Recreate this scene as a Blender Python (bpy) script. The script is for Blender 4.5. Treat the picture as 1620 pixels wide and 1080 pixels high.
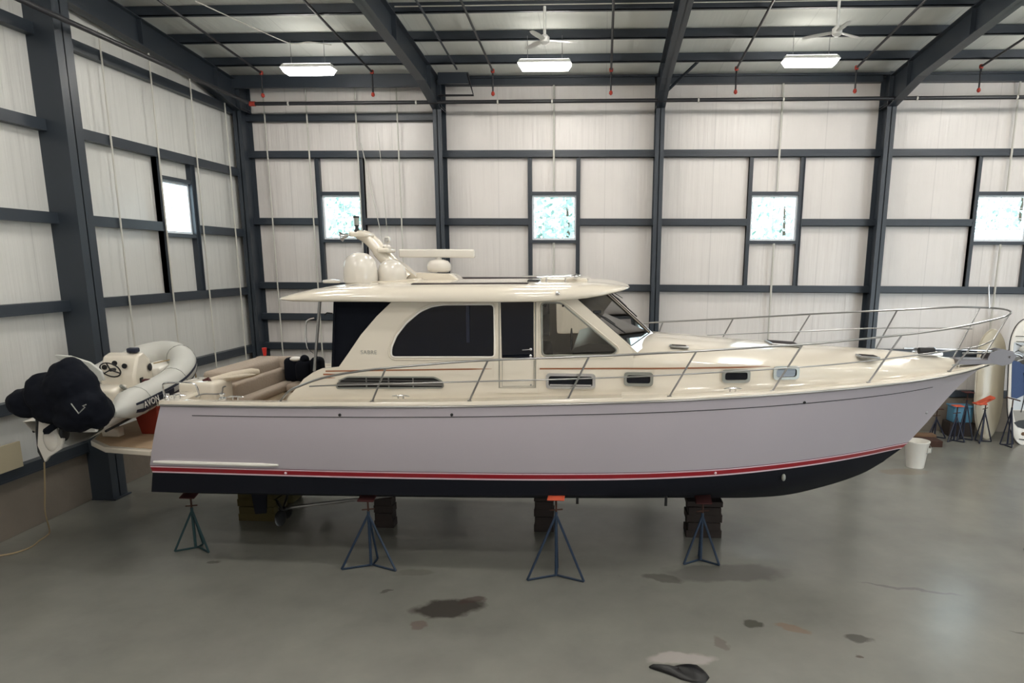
import bpy, bmesh, math, random
from mathutils import Vector, Matrix, noise
from mathutils.geometry import tessellate_polygon
random.seed(7)
PI = math.pi
for o in list(bpy.data.objects): bpy.data.objects.remove(o)
SC = bpy.context.scene
COL = SC.collection

# ------------------------------------------------------------------ camera
CAM_POS = Vector((0, 0, 4.85))
YAW, PITCH, ROLL, FPX, CX, CY = -0.0511192, 0.1917739, -0.0049617, 1085.24, 897.51, 623.91
cy_, sy_, cp_, sp_ = math.cos(YAW), math.sin(YAW), math.cos(PITCH), math.sin(PITCH)
Fv = Vector((sy_*cp_, cy_*cp_, -sp_)); rv = Vector((cy_, -sy_, 0)); dv = Fv.cross(rv)
r2 = math.cos(ROLL)*rv + math.sin(ROLL)*dv; d2 = -math.sin(ROLL)*rv + math.cos(ROLL)*dv
cam = bpy.data.cameras.new('camera'); camo = bpy.data.objects.new('camera', cam); COL.objects.link(camo)
camo.matrix_world = Matrix(((r2.x, -d2.x, -Fv.x, 0), (r2.y, -d2.y, -Fv.y, 0), (r2.z, -d2.z, -Fv.z, CAM_POS.z), (0, 0, 0, 1)))
cam.sensor_width = 36; cam.sensor_fit = 'HORIZONTAL'; cam.lens = FPX*36/1620
cam.shift_x = -(CX-810)/1620; cam.shift_y = (CY-540)/1620
cam.clip_end = 300
SC.camera = camo
# ------------------------------------------------------------------ world, exposure
W = bpy.data.worlds.new('world'); SC.world = W; W.use_nodes = True
bg = W.node_tree.nodes['Background']; bg.inputs[0].default_value = (.80, .93, 1, 1); bg.inputs[1].default_value = 5.0
LAMP = 42.0
# added fill for the bow side, set at an invented doorway out of view
dl = bpy.data.lights.new('added_door_fill', 'AREA'); dl.shape = 'RECTANGLE'; dl.size = 8.0; dl.size_y = 4.6; dl.energy = 330; dl.color = (.86, .93, 1.0)
dlo = bpy.data.objects.new('added_door_fill', dl); COL.objects.link(dlo); dlo.location = (18.0, -4.3, 2.5); dlo.rotation_euler = (math.pi/2, 0, 0)
vs = SC.view_settings; vs.view_transform = 'Standard'; vs.look = 'None'; vs.gamma = 1; vs.use_curve_mapping = False
vs.exposure = 0.56

# ------------------------------------------------------------------ materials
def srgb(c):
    return tuple(((v/255)/12.92 if v/255 <= .04045 else ((v/255+.055)/1.055)**2.4) for v in c)+(1,)
MATS = {}
def mat(name, col, rough=.5, metal=0, bump=0, bscale=8, emis=None, coat=0, vary=0, vscale=3, spec=None, stretch=None):
    m = bpy.data.materials.new(name); m.use_nodes = True; nt = m.node_tree; b = nt.nodes['Principled BSDF']
    c = srgb(col) if max(col) > 1 else tuple(col)+(1,)
    b.inputs['Base Color'].default_value = c; b.inputs['Roughness'].default_value = rough; b.inputs['Metallic'].default_value = metal
    if coat: b.inputs['Coat Weight'].default_value = coat; b.inputs['Coat Roughness'].default_value = .05
    if spec is not None: b.inputs['Specular IOR Level'].default_value = spec
    if emis: b.inputs['Emission Color'].default_value = srgb(emis[0]); b.inputs['Emission Strength'].default_value = emis[1]
    tc = nt.nodes.new('ShaderNodeTexCoord'); mp = nt.nodes.new('ShaderNodeMapping'); nt.links.new(tc.outputs['Object'], mp.inputs[0])
    if stretch: mp.inputs['Scale'].default_value = stretch
    nz = nt.nodes.new('ShaderNodeTexNoise'); nz.inputs['Scale'].default_value = vscale; nz.inputs['Detail'].default_value = 4
    nt.links.new(mp.outputs[0], nz.inputs['Vector'])
    mx = nt.nodes.new('ShaderNodeMix'); mx.data_type = 'RGBA'
    k = max(0, 1-max(vary, .02))
    mx.inputs[6].default_value = c; mx.inputs[7].default_value = (c[0]*k, c[1]*k, c[2]*k, 1)
    nt.links.new(nz.outputs['Fac'], mx.inputs[0]); nt.links.new(mx.outputs[2], b.inputs['Base Color'])
    if bump:
        n2 = nt.nodes.new('ShaderNodeTexNoise'); n2.inputs['Scale'].default_value = bscale; n2.inputs['Detail'].default_value = 3
        nt.links.new(mp.outputs[0], n2.inputs['Vector'])
        bp = nt.nodes.new('ShaderNodeBump'); bp.inputs['Strength'].default_value = bump; bp.inputs['Distance'].default_value = .05
        nt.links.new(n2.outputs['Fac'], bp.inputs['Height']); nt.links.new(bp.outputs[0], b.inputs['Normal'])
    MATS[name] = m
    return m
mat('steel_paint', (.033, .043, .057), .42, vary=.25, vscale=2)
mat('gelcoat', (223, 215, 200), .16, coat=.5, vary=.03)
mat('hull_paint', (182, 175, 183), .30, coat=.35, vary=.04, vscale=.8)
mat('boot_red', (158, 18, 36), .3, coat=.3)
mat('boot_dark', (96, 26, 44), .35)
mat('stripe_white', (232, 205, 214), .35)
mat('bottom_paint', (17, 20, 30), .7, spec=.25, vary=.2)
mat('dark_glass', (8, 13, 24), .05, spec=.35)
mat('canvas', (10, 14, 24), .9, spec=.2, bump=.2, bscale=6)
mat('chrome', (.80, .81, .83), .14, metal=1)
mat('brushed', (.36, .36, .36), .28, metal=1)
mat('rubber', (22, 23, 26), .6)
mat('port_frame', (150, 152, 146), .35, metal=.4)
mat('cast_metal', (112, 108, 110), .45, metal=.3)
mat('white_plastic', (232, 229, 222), .3)
mat('dome_plastic', (214, 209, 200), .22, coat=.4)
mat('brown_stripe', (150, 96, 66), .5)
mat('cushion', (168, 154, 140), .85, bump=.3, bscale=20, vary=.1)
mat('cushion_light', (205, 194, 176), .85, bump=.2, bscale=20)
mat('teak', (186, 160, 130), .7, vary=.35, vscale=4, stretch=(1, 8, 1))
mat('red_plastic', (150, 50, 34), .5, vary=.15)
mat('jack_blue', (34, 54, 78), .55, vary=.4, vscale=9)
mat('jack_green', (30, 62, 66), .6, vary=.4, vscale=9)
mat('orange_pad', (200, 84, 54), .7, vary=.1)
mat('red_pad', (66, 26, 26), .85)
mat('rust', (70, 44, 34), .85, vary=.4, vscale=12)
mat('wood', (120, 92, 68), .8, vary=.4, vscale=6, stretch=(1, 1, 8))
mat('dark_wood', (52, 42, 38), .85, vary=.4, vscale=6)
mat('yellow_wood', (78, 68, 30), .8, vary=.3)
mat('lamp_body', (225, 225, 222), .5)
mat('lamp_glow', (255, 252, 240), .5, emis=((255, 250, 242), LAMP))
mat('lamp_top_fill', (240, 240, 236), .5, emis=((255, 250, 242), LAMP*.14))  # added upward glow on the lamps, to brighten the ceiling
mat('fan_white', (222, 222, 218), .4)
mat('red_fitting', (170, 60, 48), .5)
mat('pipe_black', (.018, .018, .022), .4)
mat('tape', (196, 194, 186), .6)
mat('tube_grey', (196, 196, 190), .5, vary=.05)
mat('navy', (22, 28, 48), .5)
mat('rope', (170, 150, 116), .9, bump=.5, bscale=60)
mat('cardboard', (190, 178, 150), .8)
mat('blue_crate', (88, 142, 172), .5)
mat('board_grey', (150, 146, 138), .4)
mat('board_beige', (188, 180, 160), .25)
mat('board_blue', (52, 74, 116), .6, bump=.2, bscale=50)
mat('board_pale', (206, 212, 218), .5)
mat('black_plastic', (8, 9, 12), .35)
mat('window_frame', (226, 232, 238), .35)
mat('foliage', (176, 202, 198), .9, vary=.5, vscale=2)
mat('bark', (80, 70, 60), .9)
mat('grass', (120, 130, 100), .95, vary=.3)
mat('skylight', (52, 46, 47), .75, spec=.1)
mat('red_cup', (214, 50, 44), .4)
mat('prop_metal', (60, 60, 60), .4, metal=.8)
mat('interior', (120, 110, 98), .7)

def glass(name, tint, gloss=.12):
    m = bpy.data.materials.new(name); m.use_nodes = True; nt = m.node_tree; nt.nodes.clear()
    out = nt.nodes.new('ShaderNodeOutputMaterial'); t = nt.nodes.new('ShaderNodeBsdfTransparent'); g = nt.nodes.new('ShaderNodeBsdfGlossy')
    t.inputs[0].default_value = tint+(1,); g.inputs['Roughness'].default_value = .02
    fr = nt.nodes.new('ShaderNodeLayerWeight'); fr.inputs[0].default_value = .5
    pw_ = nt.nodes.new('ShaderNodeMath'); pw_.operation = 'POWER'; pw_.inputs[1].default_value = 5
    ma = nt.nodes.new('ShaderNodeMath'); ma.operation = 'ADD'; ma.inputs[1].default_value = gloss
    mx = nt.nodes.new('ShaderNodeMixShader')
    nt.links.new(fr.outputs['Facing'], pw_.inputs[0]); nt.links.new(pw_.outputs[0], ma.inputs[0]); nt.links.new(ma.outputs[0], mx.inputs[0])
    nt.links.new(t.outputs[0], mx.inputs[1]); nt.links.new(g.outputs[0], mx.inputs[2]); nt.links.new(mx.outputs[0], out.inputs[0])
    MATS[name] = m
glass('clear_glass', (.93, .97, .97), .02)
glass('cabin_glass', (.93, .92, .88), .05)
glass('shield_glass', (.34, .33, .30), .04)

# floor: sealed concrete, with staining and one pale patch, all with their own outlines
def floor_material():
    m = bpy.data.materials.new('concrete_floor'); m.use_nodes = True; nt = m.node_tree; N = nt.nodes.new; L = nt.links.new
    b = nt.nodes['Principled BSDF']
    tc = N('ShaderNodeTexCoord')
    n1 = N('ShaderNodeTexNoise'); n1.inputs['Scale'].default_value = .55; n1.inputs['Detail'].default_value = 7; n1.inputs['Roughness'].default_value = .6
    L(tc.outputs['Object'], n1.inputs['Vector'])
    cr = N('ShaderNodeValToRGB'); e = cr.color_ramp.elements
    e[0].position = .18; e[0].color = srgb((108, 108, 103)); e[1].position = .82; e[1].color = srgb((140, 140, 132))
    L(n1.outputs['Fac'], cr.inputs[0]); cur = cr.outputs[0]
    nd = N('ShaderNodeTexNoise'); nd.inputs['Scale'].default_value = 3.5; nd.inputs['Detail'].default_value = 5
    L(tc.outputs['Object'], nd.inputs['Vector'])
    sub = N('ShaderNodeVectorMath'); sub.operation = 'SUBTRACT'; L(nd.outputs['Color'], sub.inputs[0]); sub.inputs[1].default_value = (.5, .5, .5)
    sc = N('ShaderNodeVectorMath'); sc.operation = 'SCALE'; L(sub.outputs[0], sc.inputs[0]); sc.inputs['Scale'].default_value = .30
    ad = N('ShaderNodeVectorMath'); ad.operation = 'ADD'; L(tc.outputs['Object'], ad.inputs[0]); L(sc.outputs[0], ad.inputs[1])
    floor_marks = [(-2.15, 8.90, .50, .24, .25, (62, 58, 54), .9), (1.02, 7.82, .40, .15, 0, (180, 172, 170), .5), (-1.85, 9.12, .22, .10, .4, (74, 62, 58), .7), (-2.42, 8.42, .10, .14, 0, (98, 78, 70), .5),  # second entry is a pale patch just beyond the black bag
              (2.08, 8.72, .14, .12, -.9, (66, 66, 58), .75), (3.42, 8.42, .21, .10, -.2, (74, 74, 68), .8), (2.62, 8.62, .26, .08, -.5, (128, 100, 76), .45),
              (-3.15, 9.35, .10, .04, .5, (80, 82, 74), .7), (2.0, 10.3, 1.0, .32, .1, (84, 82, 80), .55), (1.0, 10.05, .35, .14, -.3, (72, 72, 66), .6),
              (4.7, 9.9, .7, .05, -.25, (90, 88, 88), .5), (6.0, 8.5, .5, .05, -.45, (84, 82, 76), .6), (6.9, 8.9, .15, .05, -.2, (84, 82, 76), .6),
              (1.2, 7.5, .05, .05, 0, (90, 90, 80), .4), (-6.3, 10.15, .10, .05, .3, (80, 82, 74), .7), (-2.9, 10.0, .3, .12, .2, (98, 98, 88), .4),
              (7.2, 16.0, .6, .25, .1, (118, 106, 88), .5), (3.3, 8.05, .06, .04, .3, (70, 60, 50), .7), (1.6, 8.2, .08, .16, .2, (100, 90, 84), .5)]
    for (x, y, rx, ry, a, c, al) in floor_marks:
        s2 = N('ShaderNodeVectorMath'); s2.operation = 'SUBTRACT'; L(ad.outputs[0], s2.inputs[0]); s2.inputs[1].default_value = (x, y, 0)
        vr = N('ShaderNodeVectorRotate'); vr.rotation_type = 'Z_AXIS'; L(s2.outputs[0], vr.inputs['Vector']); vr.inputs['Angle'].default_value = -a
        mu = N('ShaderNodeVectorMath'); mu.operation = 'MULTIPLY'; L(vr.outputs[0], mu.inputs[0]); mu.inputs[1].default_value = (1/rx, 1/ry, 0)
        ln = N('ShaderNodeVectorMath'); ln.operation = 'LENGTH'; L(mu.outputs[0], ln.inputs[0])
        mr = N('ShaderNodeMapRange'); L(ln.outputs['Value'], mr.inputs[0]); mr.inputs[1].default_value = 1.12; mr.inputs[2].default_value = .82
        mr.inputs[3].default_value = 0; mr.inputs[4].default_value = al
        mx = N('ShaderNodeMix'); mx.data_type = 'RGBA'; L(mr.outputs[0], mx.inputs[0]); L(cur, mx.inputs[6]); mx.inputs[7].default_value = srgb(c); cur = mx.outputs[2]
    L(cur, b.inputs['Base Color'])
    r = N('ShaderNodeMapRange'); L(n1.outputs['Fac'], r.inputs[0]); r.inputs[1].default_value = .15; r.inputs[2].default_value = .85; r.inputs[3].default_value = .16; r.inputs[4].default_value = .36
    b.inputs['Roughness'].default_value = .24
    bp = N('ShaderNodeBump'); bp.inputs['Strength'].default_value = .12; bp.inputs['Distance'].default_value = .02; L(nd.outputs['Fac'], bp.inputs['Height']); L(bp.outputs[0], b.inputs['Normal'])
    MATS['floor'] = m
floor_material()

def insulation(name, axis, col=(226, 220, 212)):
    """white reinforced vinyl insulation facing: vertical pleats, seams every 1.5 m"""
    m = bpy.data.materials.new(name); m.use_nodes = True; nt = m.node_tree; N = nt.nodes.new; L = nt.links.new
    b = nt.nodes['Principled BSDF']; tc = N('ShaderNodeTexCoord'); mp = N('ShaderNodeMapping'); L(tc.outputs['Object'], mp.inputs[0])
    mp.inputs['Scale'].default_value = {'x': (7, 1, .35), 'y': (1, 7, .35), 'r': (5, .5, .5)}[axis]
    n = N('ShaderNodeTexNoise'); n.inputs['Scale'].default_value = 1.0; n.inputs['Detail'].default_value = 4; L(mp.outputs[0], n.inputs['Vector'])
    bp = N('ShaderNodeBump'); bp.inputs['Strength'].default_value = .5; bp.inputs['Distance'].default_value = .04; L(n.outputs['Fac'], bp.inputs['Height'])
    sx = N('ShaderNodeSeparateXYZ'); L(tc.outputs['Object'], sx.inputs[0])
    mo = N('ShaderNodeMath'); mo.operation = 'PINGPONG'; L(sx.outputs[1 if axis == 'y' else 0], mo.inputs[0]); mo.inputs[1].default_value = .775 if axis == 'y' else .76
    lt = N('ShaderNodeMath'); lt.operation = 'LESS_THAN'; L(mo.outputs[0], lt.inputs[0]); lt.inputs[1].default_value = .012
    n3 = N('ShaderNodeTexNoise'); n3.inputs['Scale'].default_value = .8; L(tc.outputs['Object'], n3.inputs['Vector'])
    mx = N('ShaderNodeMix'); mx.data_type = 'RGBA'; L(n3.outputs['Fac'], mx.inputs[0]); mx.inputs[6].default_value = srgb(col); mx.inputs[7].default_value = srgb(tuple(c*.93 for c in col))
    m2 = N('ShaderNodeMix'); m2.data_type = 'RGBA'; L(lt.outputs[0], m2.inputs[0]); L(mx.outputs[2], m2.inputs[6]); m2.inputs[7].default_value = srgb(tuple(c*.91 for c in col))
    L(m2.outputs[2], b.inputs['Base Color']); L(bp.outputs[0], b.inputs['Normal']); b.inputs['Roughness'].default_value = .34
    MATS[name] = m
insulation('vinyl_x', 'x', (228, 223, 219)); insulation('vinyl_y', 'y', (216, 216, 212)); insulation('vinyl_roof', 'r', (236, 238, 232))
mat('concrete_wall', (132, 122, 110), .8, bump=.3, bscale=6, vary=.35, vscale=1.2)

# ------------------------------------------------------------------ mesh builder
def V(p): return Vector(p)
class MB:
    def __init__(s): s.v = []; s.f = []; s.m = []
    def add(s, vs, fs, mi=0):
        n = len(s.v); s.v += [Vector(v) for v in vs]; s.f += [tuple(i+n for i in f) for f in fs]; s.m += [mi]*len(fs); return s
    def box(s, lo, hi, mi=0, R=None, c=None):
        x0, y0, z0 = lo; x1, y1, z1 = hi
        vs = [Vector(p) for p in ((x0, y0, z0), (x1, y0, z0), (x1, y1, z0), (x0, y1, z0), (x0, y0, z1), (x1, y0, z1), (x1, y1, z1), (x0, y1, z1))]
        if R is not None:
            c = Vector(c) if c is not None else (Vector(lo)+Vector(hi))/2
            vs = [R @ (v-c)+c for v in vs]
        return s.add(vs, [(0, 3, 2, 1), (4, 5, 6, 7), (0, 1, 5, 4), (1, 2, 6, 5), (2, 3, 7, 6), (3, 0, 4, 7)], mi)
    def rbox(s, lo, hi, r, mi=0, R=None):
        """box with rounded vertical and horizontal edges (superellipsoid-like grid)"""
        lo = Vector(lo); hi = Vector(hi); c = (lo+hi)/2; h = (hi-lo)/2; n = 3
        bm = bmesh.new(); bmesh.ops.create_cube(bm, size=2)
        for v in bm.verts: v.co = Vector((v.co.x*h.x, v.co.y*h.y, v.co.z*h.z))
        bmesh.ops.bevel(bm, geom=list(bm.edges), offset=min(r, min(h)*.95), segments=n, profile=.5, affect='EDGES')
        vs = [((R @ v.co) if R is not None else v.co)+c for v in bm.verts]; bm.verts.index_update()
        s.add(vs, [tuple(v.index for v in f.verts) for f in bm.faces], mi); bm.free(); return s
    def tube(s, pts, r, seg=8, mi=0, closed=False, cap=True):
        pts = [Vector(p) for p in pts]; n = len(pts); rs = r if isinstance(r, (list, tuple)) else [r]*n
        rings = []; up = None
        for i in range(n):
            a = pts[(i-1) % n] if (closed or i > 0) else pts[i]; b = pts[(i+1) % n] if (closed or i < n-1) else pts[i]
            t = (b-a)
            if t.length < 1e-9: t = Vector((0, 0, 1))
            t.normalize()
            if up is None: up = Vector((0, 0, 1)) if abs(t.z) < .9 else Vector((1, 0, 0))
            x = up-t*up.dot(t)
            if x.length < 1e-6: x = t.orthogonal()
            x.normalize(); y = t.cross(x); up = x
            rings.append([pts[i]+(x*math.cos(2*PI*k/seg)+y*math.sin(2*PI*k/seg))*rs[i] for k in range(seg)])
        vs = [p for g in rings for p in g]; fs = []
        for i in range(n if closed else n-1):
            for k in range(seg):
                a = i*seg+k; b = i*seg+(k+1) % seg; j = (i+1) % n; fs.append((a, b, j*seg+(k+1) % seg, j*seg+k))
        if cap and not closed: fs.append(tuple(range(seg))[::-1]); fs.append(tuple((n-1)*seg+k for k in range(seg)))
        return s.add(vs, fs, mi)
    def lathe(s, prof, o, seg=24, mi=0, ax=(0, 0, 1), sx=1, sy=1):
        o = Vector(o); ax = Vector(ax).normalized(); x = ax.orthogonal().normalized() if abs(ax.z) < .99 else Vector((1, 0, 0)); y = ax.cross(x)
        vs = []; fs = []
        for (r, z) in prof:
            for k in range(seg): a = 2*PI*k/seg; vs.append(o+x*(r*sx*math.cos(a))+y*(r*sy*math.sin(a))+ax*z)
        for i in range(len(prof)-1):
            for k in range(seg): fs.append((i*seg+k, i*seg+(k+1) % seg, (i+1)*seg+(k+1) % seg, (i+1)*seg+k))
        fs.append(tuple(range(seg))[::-1]); fs.append(tuple((len(prof)-1)*seg+k for k in range(seg)))
        return s.add(vs, fs, mi)
    def ell(s, c, r, mi=0, R=None, seg=16, rings=10):
        vs = []; fs = []; c = Vector(c)
        for i in range(rings+1):
            t = PI*i/rings
            for k in range(seg):
                a = 2*PI*k/seg; p = Vector((r[0]*math.sin(t)*math.cos(a), r[1]*math.sin(t)*math.sin(a), r[2]*math.cos(t)))
                vs.append(c+(R @ p if R is not None else p))
        for i in range(rings):
            for k in range(seg): fs.append((i*seg+k, (i+1)*seg+k, (i+1)*seg+(k+1) % seg, i*seg+(k+1) % seg))
        return s.add(vs, fs, mi)
    def grid(s, rows, mi=0, flip=False, matrow=None):
        w = len(rows[0]); vs = [p for r in rows for p in r]; n = len(s.v); s.v += [Vector(v) for v in vs]
        for i in range(len(rows)-1):
            for k in range(w-1):
                f = (i*w+k, i*w+k+1, (i+1)*w+k+1, (i+1)*w+k)
                if flip: f = f[::-1]
                s.f.append(tuple(a+n for a in f)); s.m.append(matrow[i] if matrow else mi)
        return s
    def prism(s, pts, off, mi=0):
        """planar polygon pts extruded by vector off"""
        n = len(pts); off = Vector(off); a = [Vector(p) for p in pts]; tri = tessellate_polygon([a])
        vs = a+[p+off for p in a]; fs = [tuple(t) for t in tri]+[tuple(i+n for i in t)[::-1] for t in tri]
        fs += [(i, (i+1) % n, (i+1) % n+n, i+n) for i in range(n)]
        return s.add(vs, fs, mi)
    def panel(s, outer, holes, fn, off, mi=0):
        """panel with holes: 2D loops mapped by fn(a, b) -> point, thickened by vector off"""
        loops = [outer]+list(holes); flat = [p for l in loops for p in l]; n = len(flat)
        tri = tessellate_polygon([[Vector((p[0], p[1], 0)) for p in l] for l in loops])
        a = [Vector(fn(*p)) for p in flat]; off = Vector(off)
        vs = a+[p+off for p in a]; fs = [tuple(t) for t in tri]+[tuple(i+n for i in t)[::-1] for t in tri]
        b = 0
        for l in loops:
            k = len(l); fs += [(b+i, b+(i+1) % k, b+(i+1) % k+n, b+i+n) for i in range(k)]; b += k
        return s.add(vs, fs, mi)
    def build(s, name, mats, parent=None, smooth=40, bevel=0, label=None):
        if isinstance(mats, str): mats = [mats]
        me = bpy.data.meshes.new(name); off = Vector((0, 0, 0))
        if parent is not None:
            p = parent
            while p.parent: p = p.parent
            off = p.location
        me.from_pydata([tuple(v-off) for v in s.v], [], s.f)
        for m in mats: me.materials.append(MATS[m])
        for i, p in enumerate(me.polygons): p.material_index = s.m[i]
        bm = bmesh.new(); bm.from_mesh(me); bmesh.ops.recalc_face_normals(bm, faces=bm.faces); bm.to_mesh(me); bm.free()
        if smooth:
            me.shade_smooth(); me.set_sharp_from_angle(angle=math.radians(smooth))
        o = bpy.data.objects.new(name, me); COL.objects.link(o)
        if parent is not None: o.parent = parent
        if bevel:
            b = o.modifiers.new('bevel', 'BEVEL'); b.width = bevel; b.segments = 2; b.limit_method = 'ANGLE'
        if label: o['label'] = label
        return o
def tag(o, label, cat, group=None):
    o['label'] = label; o['category'] = cat
    if group: o['group'] = group
    return o
def thing(name, label, cat, loc=(0, 0, 0), group=None):
    o = bpy.data.objects.new(name, None); COL.objects.link(o); o.location = loc; o.empty_display_size = .2
    return tag(o, label, cat, group)
def struct(o): o['kind'] = 'structure'; return o
def dup(root, loc, label, group=None, rotz=None, scale=None):
    r = root.copy(); COL.objects.link(r); r.location = loc
    if rotz is not None: r.rotation_euler = (0, 0, rotz)
    if scale is not None: r.scale = (scale, scale, scale)
    r['label'] = label
    if group: r['group'] = group
    for ch in list(root.children):
        c = ch.copy(); COL.objects.link(c); c.parent = r
        for g in list(ch.children):
            d = g.copy(); COL.objects.link(d); d.parent = c
    return r
def interp(x, xs, ys):
    if x <= xs[0]: return ys[0]
    for i in range(len(xs)-1):
        if x <= xs[i+1]: return ys[i]+(ys[i+1]-ys[i])*(x-xs[i])/(xs[i+1]-xs[i])
    return ys[-1]
def sinterp(x, xs, ys):
    """smooth (catmull-rom) interpolation"""
    if x <= xs[0]: return ys[0]
    if x >= xs[-1]: return ys[-1]
    i = 0
    while x > xs[i+1]: i += 1
    h = xs[i+1]-xs[i]; t = (x-xs[i])/h
    m0 = (ys[i+1]-ys[i-1])/(xs[i+1]-xs[i-1]) if i > 0 else (ys[1]-ys[0])/(xs[1]-xs[0])
    m1 = (ys[i+2]-ys[i])/(xs[i+2]-xs[i]) if i+2 < len(xs) else (ys[-1]-ys[-2])/(xs[-1]-xs[-2])
    return (2*t**3-3*t*t+1)*ys[i]+(t**3-2*t*t+t)*h*m0+(-2*t**3+3*t*t)*ys[i+1]+(t**3-t*t)*h*m1
def smooth_path(pts, n=6):
    pts = [Vector(p) for p in pts]; out = []
    for i in range(len(pts)-1):
        p0 = pts[max(i-1, 0)]; p1 = pts[i]; p2 = pts[i+1]; p3 = pts[min(i+2, len(pts)-1)]
        for k in range(n):
            t = k/n; out.append(.5*((2*p1)+(p2-p0)*t+(2*p0-5*p1+4*p2-p3)*t*t+(3*p1-p0-3*p2+p3)*t**3))
    out.append(pts[-1]); return out
def round_poly(pts, r, n=4):
    out = []; m = len(pts)
    for i, p in enumerate(pts):
        p = Vector((p[0], p[1])); a = Vector(pts[i-1][:2])-p; b = Vector(pts[(i+1) % m][:2])-p
        rr = min(r, a.length*.45, b.length*.45); A = p+a.normalized()*rr; B = p+b.normalized()*rr
        for k in range(n+1):
            t = k/n; q = A*(1-t)**2+p*2*t*(1-t)+B*t*t; out.append((q.x, q.y))
    return out
def offset_poly(pts, d):
    c = Vector((sum(p[0] for p in pts)/len(pts), sum(p[1] for p in pts)/len(pts))); out = []; m = len(pts)
    for i, p in enumerate(pts):
        a = Vector(pts[i-1]); b = Vector(pts[(i+1) % m]); t = (b-a)
        if t.length < 1e-9: out.append(p); continue
        t.normalize(); nrm = Vector((t.y, -t.x)); q = Vector(p)
        if nrm.dot(q-c) < 0: nrm = -nrm
        q = q+nrm*d; out.append((q.x, q.y))
    return out

# ================================================================== THE BUILDING
DW, XL, XR, YF = 20.3, -10.5, 26.0, -4.0
ROOF0, SLOPE = 9.88, .078
def roofz(y): return ROOF0+SLOPE*(DW-y)
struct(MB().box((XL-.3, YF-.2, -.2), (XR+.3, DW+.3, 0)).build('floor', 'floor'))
# windows: (x0, x1)
BW = [(-8.2, -7.02), (-2.07, -.81), (4.12, 5.42), (10.3, 11.72), (16.6, 17.9)]
WZ0, WZ1 = 5.45, 6.70
holes = [[(a, WZ0), (b, WZ0), (b, WZ1), (a, WZ1)] for a, b in BW]
struct(MB().panel([(XL-.1, 1.12), (XR, 1.12), (XR, ROOF0), (XL-.1, ROOF0)], holes, lambda a, b: (a, DW, b), (0, .16, 0)).build('wall_back', 'vinyl_x', smooth=0))
LW = (16.2, 17.42)
struct(MB().panel([(YF, 1.12), (DW+.1, 1.12), (DW+.1, roofz(DW)), (YF, roofz(YF))], [[(LW[0], 5.47), (LW[1], 5.47), (LW[1], 6.7), (LW[0], 6.7)]],
       lambda a, b: (XL, a, b), (-.16, 0, 0)).build('wall_left', 'vinyl_y', smooth=0))
struct(MB().box((XR, YF, 0), (XR+.16, DW+.2, roofz(YF))).build('wall_right', 'vinyl_y', smooth=0))
struct(MB().panel([(XL-.2, 0), (XR+.2, 0), (XR+.2, roofz(YF)), (XL-.2, roofz(YF))], [[(14, .05), (22, .05), (22, 4.8), (14, 4.8)]], lambda a, b: (a, YF, b), (0, -.16, 0)).build('wall_front', 'vinyl_x', smooth=0))  # opening added to go with the fill light; wall is out of view
struct(MB().prism([(XL-.2, YF-.2, roofz(YF-.2)), (XL-.2, DW+.2, roofz(DW+.2)), (XL-.2, DW+.2, roofz(DW+.2)+.15), (XL-.2, YF-.2, roofz(YF-.2)+.15)], (XR-XL+.4, 0, 0)).build('ceiling', 'vinyl_roof', smooth=0))
struct(MB().box((XL-.3, DW-.12, 0), (XR, DW+.2, 1.03)).build('baseboard_back', 'concrete_wall', bevel=.01))
struct(MB().box((XL-.3, YF, 0), (XL+.10, DW+.1, 1.03)).build('baseboard_left', 'concrete_wall', bevel=.01))

# windows with framing
def window(n, a, b, z0, z1, axis, muntin):
    """axis x: in the back wall; axis y: in the left wall"""
    if axis == 'x':
        P = lambda u, d, z: (u, DW+d, z)
    else:
        P = lambda u, d, z: (XL-d, u, z)
    def bx(mb, u0, u1, d0, d1, w0, w1):
        p, q = P(u0, d0, w0), P(u1, d1, w1); lo = tuple(min(i, j) for i, j in zip(p, q)); hi = tuple(max(i, j) for i, j in zip(p, q)); mb.box(lo, hi)
    c = P((a+b)/2, 0, z0)
    root = bpy.data.objects.new('window_%d' % n, None); COL.objects.link(root); root.location = c; struct(root)
    zj0, zj1 = 4.12 if axis == 'x' else 4.05, 7.74 if axis == 'x' else 7.2
    w = .11
    for s0, s1 in ((a-w, a), (b, b+w)):
        m = MB(); bx(m, s0, s1, -.13, .02, zj0, zj1); bx(m, s0 if s0 < a-w/2 else s1-.02, s0+.02 if s0 < a-w/2 else s1, -.18, .02, zj0, zj1); struct(m.build('window_jamb', 'steel_paint', root, smooth=0))
    for w0, w1, nm in ((z1, z1+.09, 'window_header'), (z0-.09, z0, 'window_sill')):
        m = MB(); bx(m, a, b, -.12, .02, w0, w1); struct(m.build(nm, 'steel_paint', root, smooth=0))
    m = MB(); t = .055
    for (u0, u1, w0, w1) in ((a, a+t, z0, z1), (b-t, b, z0, z1), (a+t, b-t, z0, z0+t), (a+t, b-t, z1-t, z1)): bx(m, u0, u1, -.03, .12, w0, w1)
    struct(m.build('window_frame', 'window_frame', root, smooth=0))
    m = MB(); nx, nz = muntin
    for i in range(1, nx): u = a+t+(b-a-2*t)*i/nx; bx(m, u-.008, u+.008, .05, .075, z0+t, z1-t)
    for i in range(1, nz): zz = z0+t+(z1-z0-2*t)*i/nz; bx(m, a+t, b-t, .052, .073, zz-.008, zz+.008)
    struct(m.build('window_muntin', 'window_frame', root, smooth=0))
    m = MB(); bx(m, a+t, b-t, .06, .066, z0+t, z1-t); struct(m.build('window_pane', 'clear_glass', root, smooth=0))
for i, (a, b) in enumerate(BW): window(i+1, a, b, WZ0, WZ1, 'x', (4, 4))
window(6, LW[0], LW[1], 5.47, 6.7, 'y', (2, 2))

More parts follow.
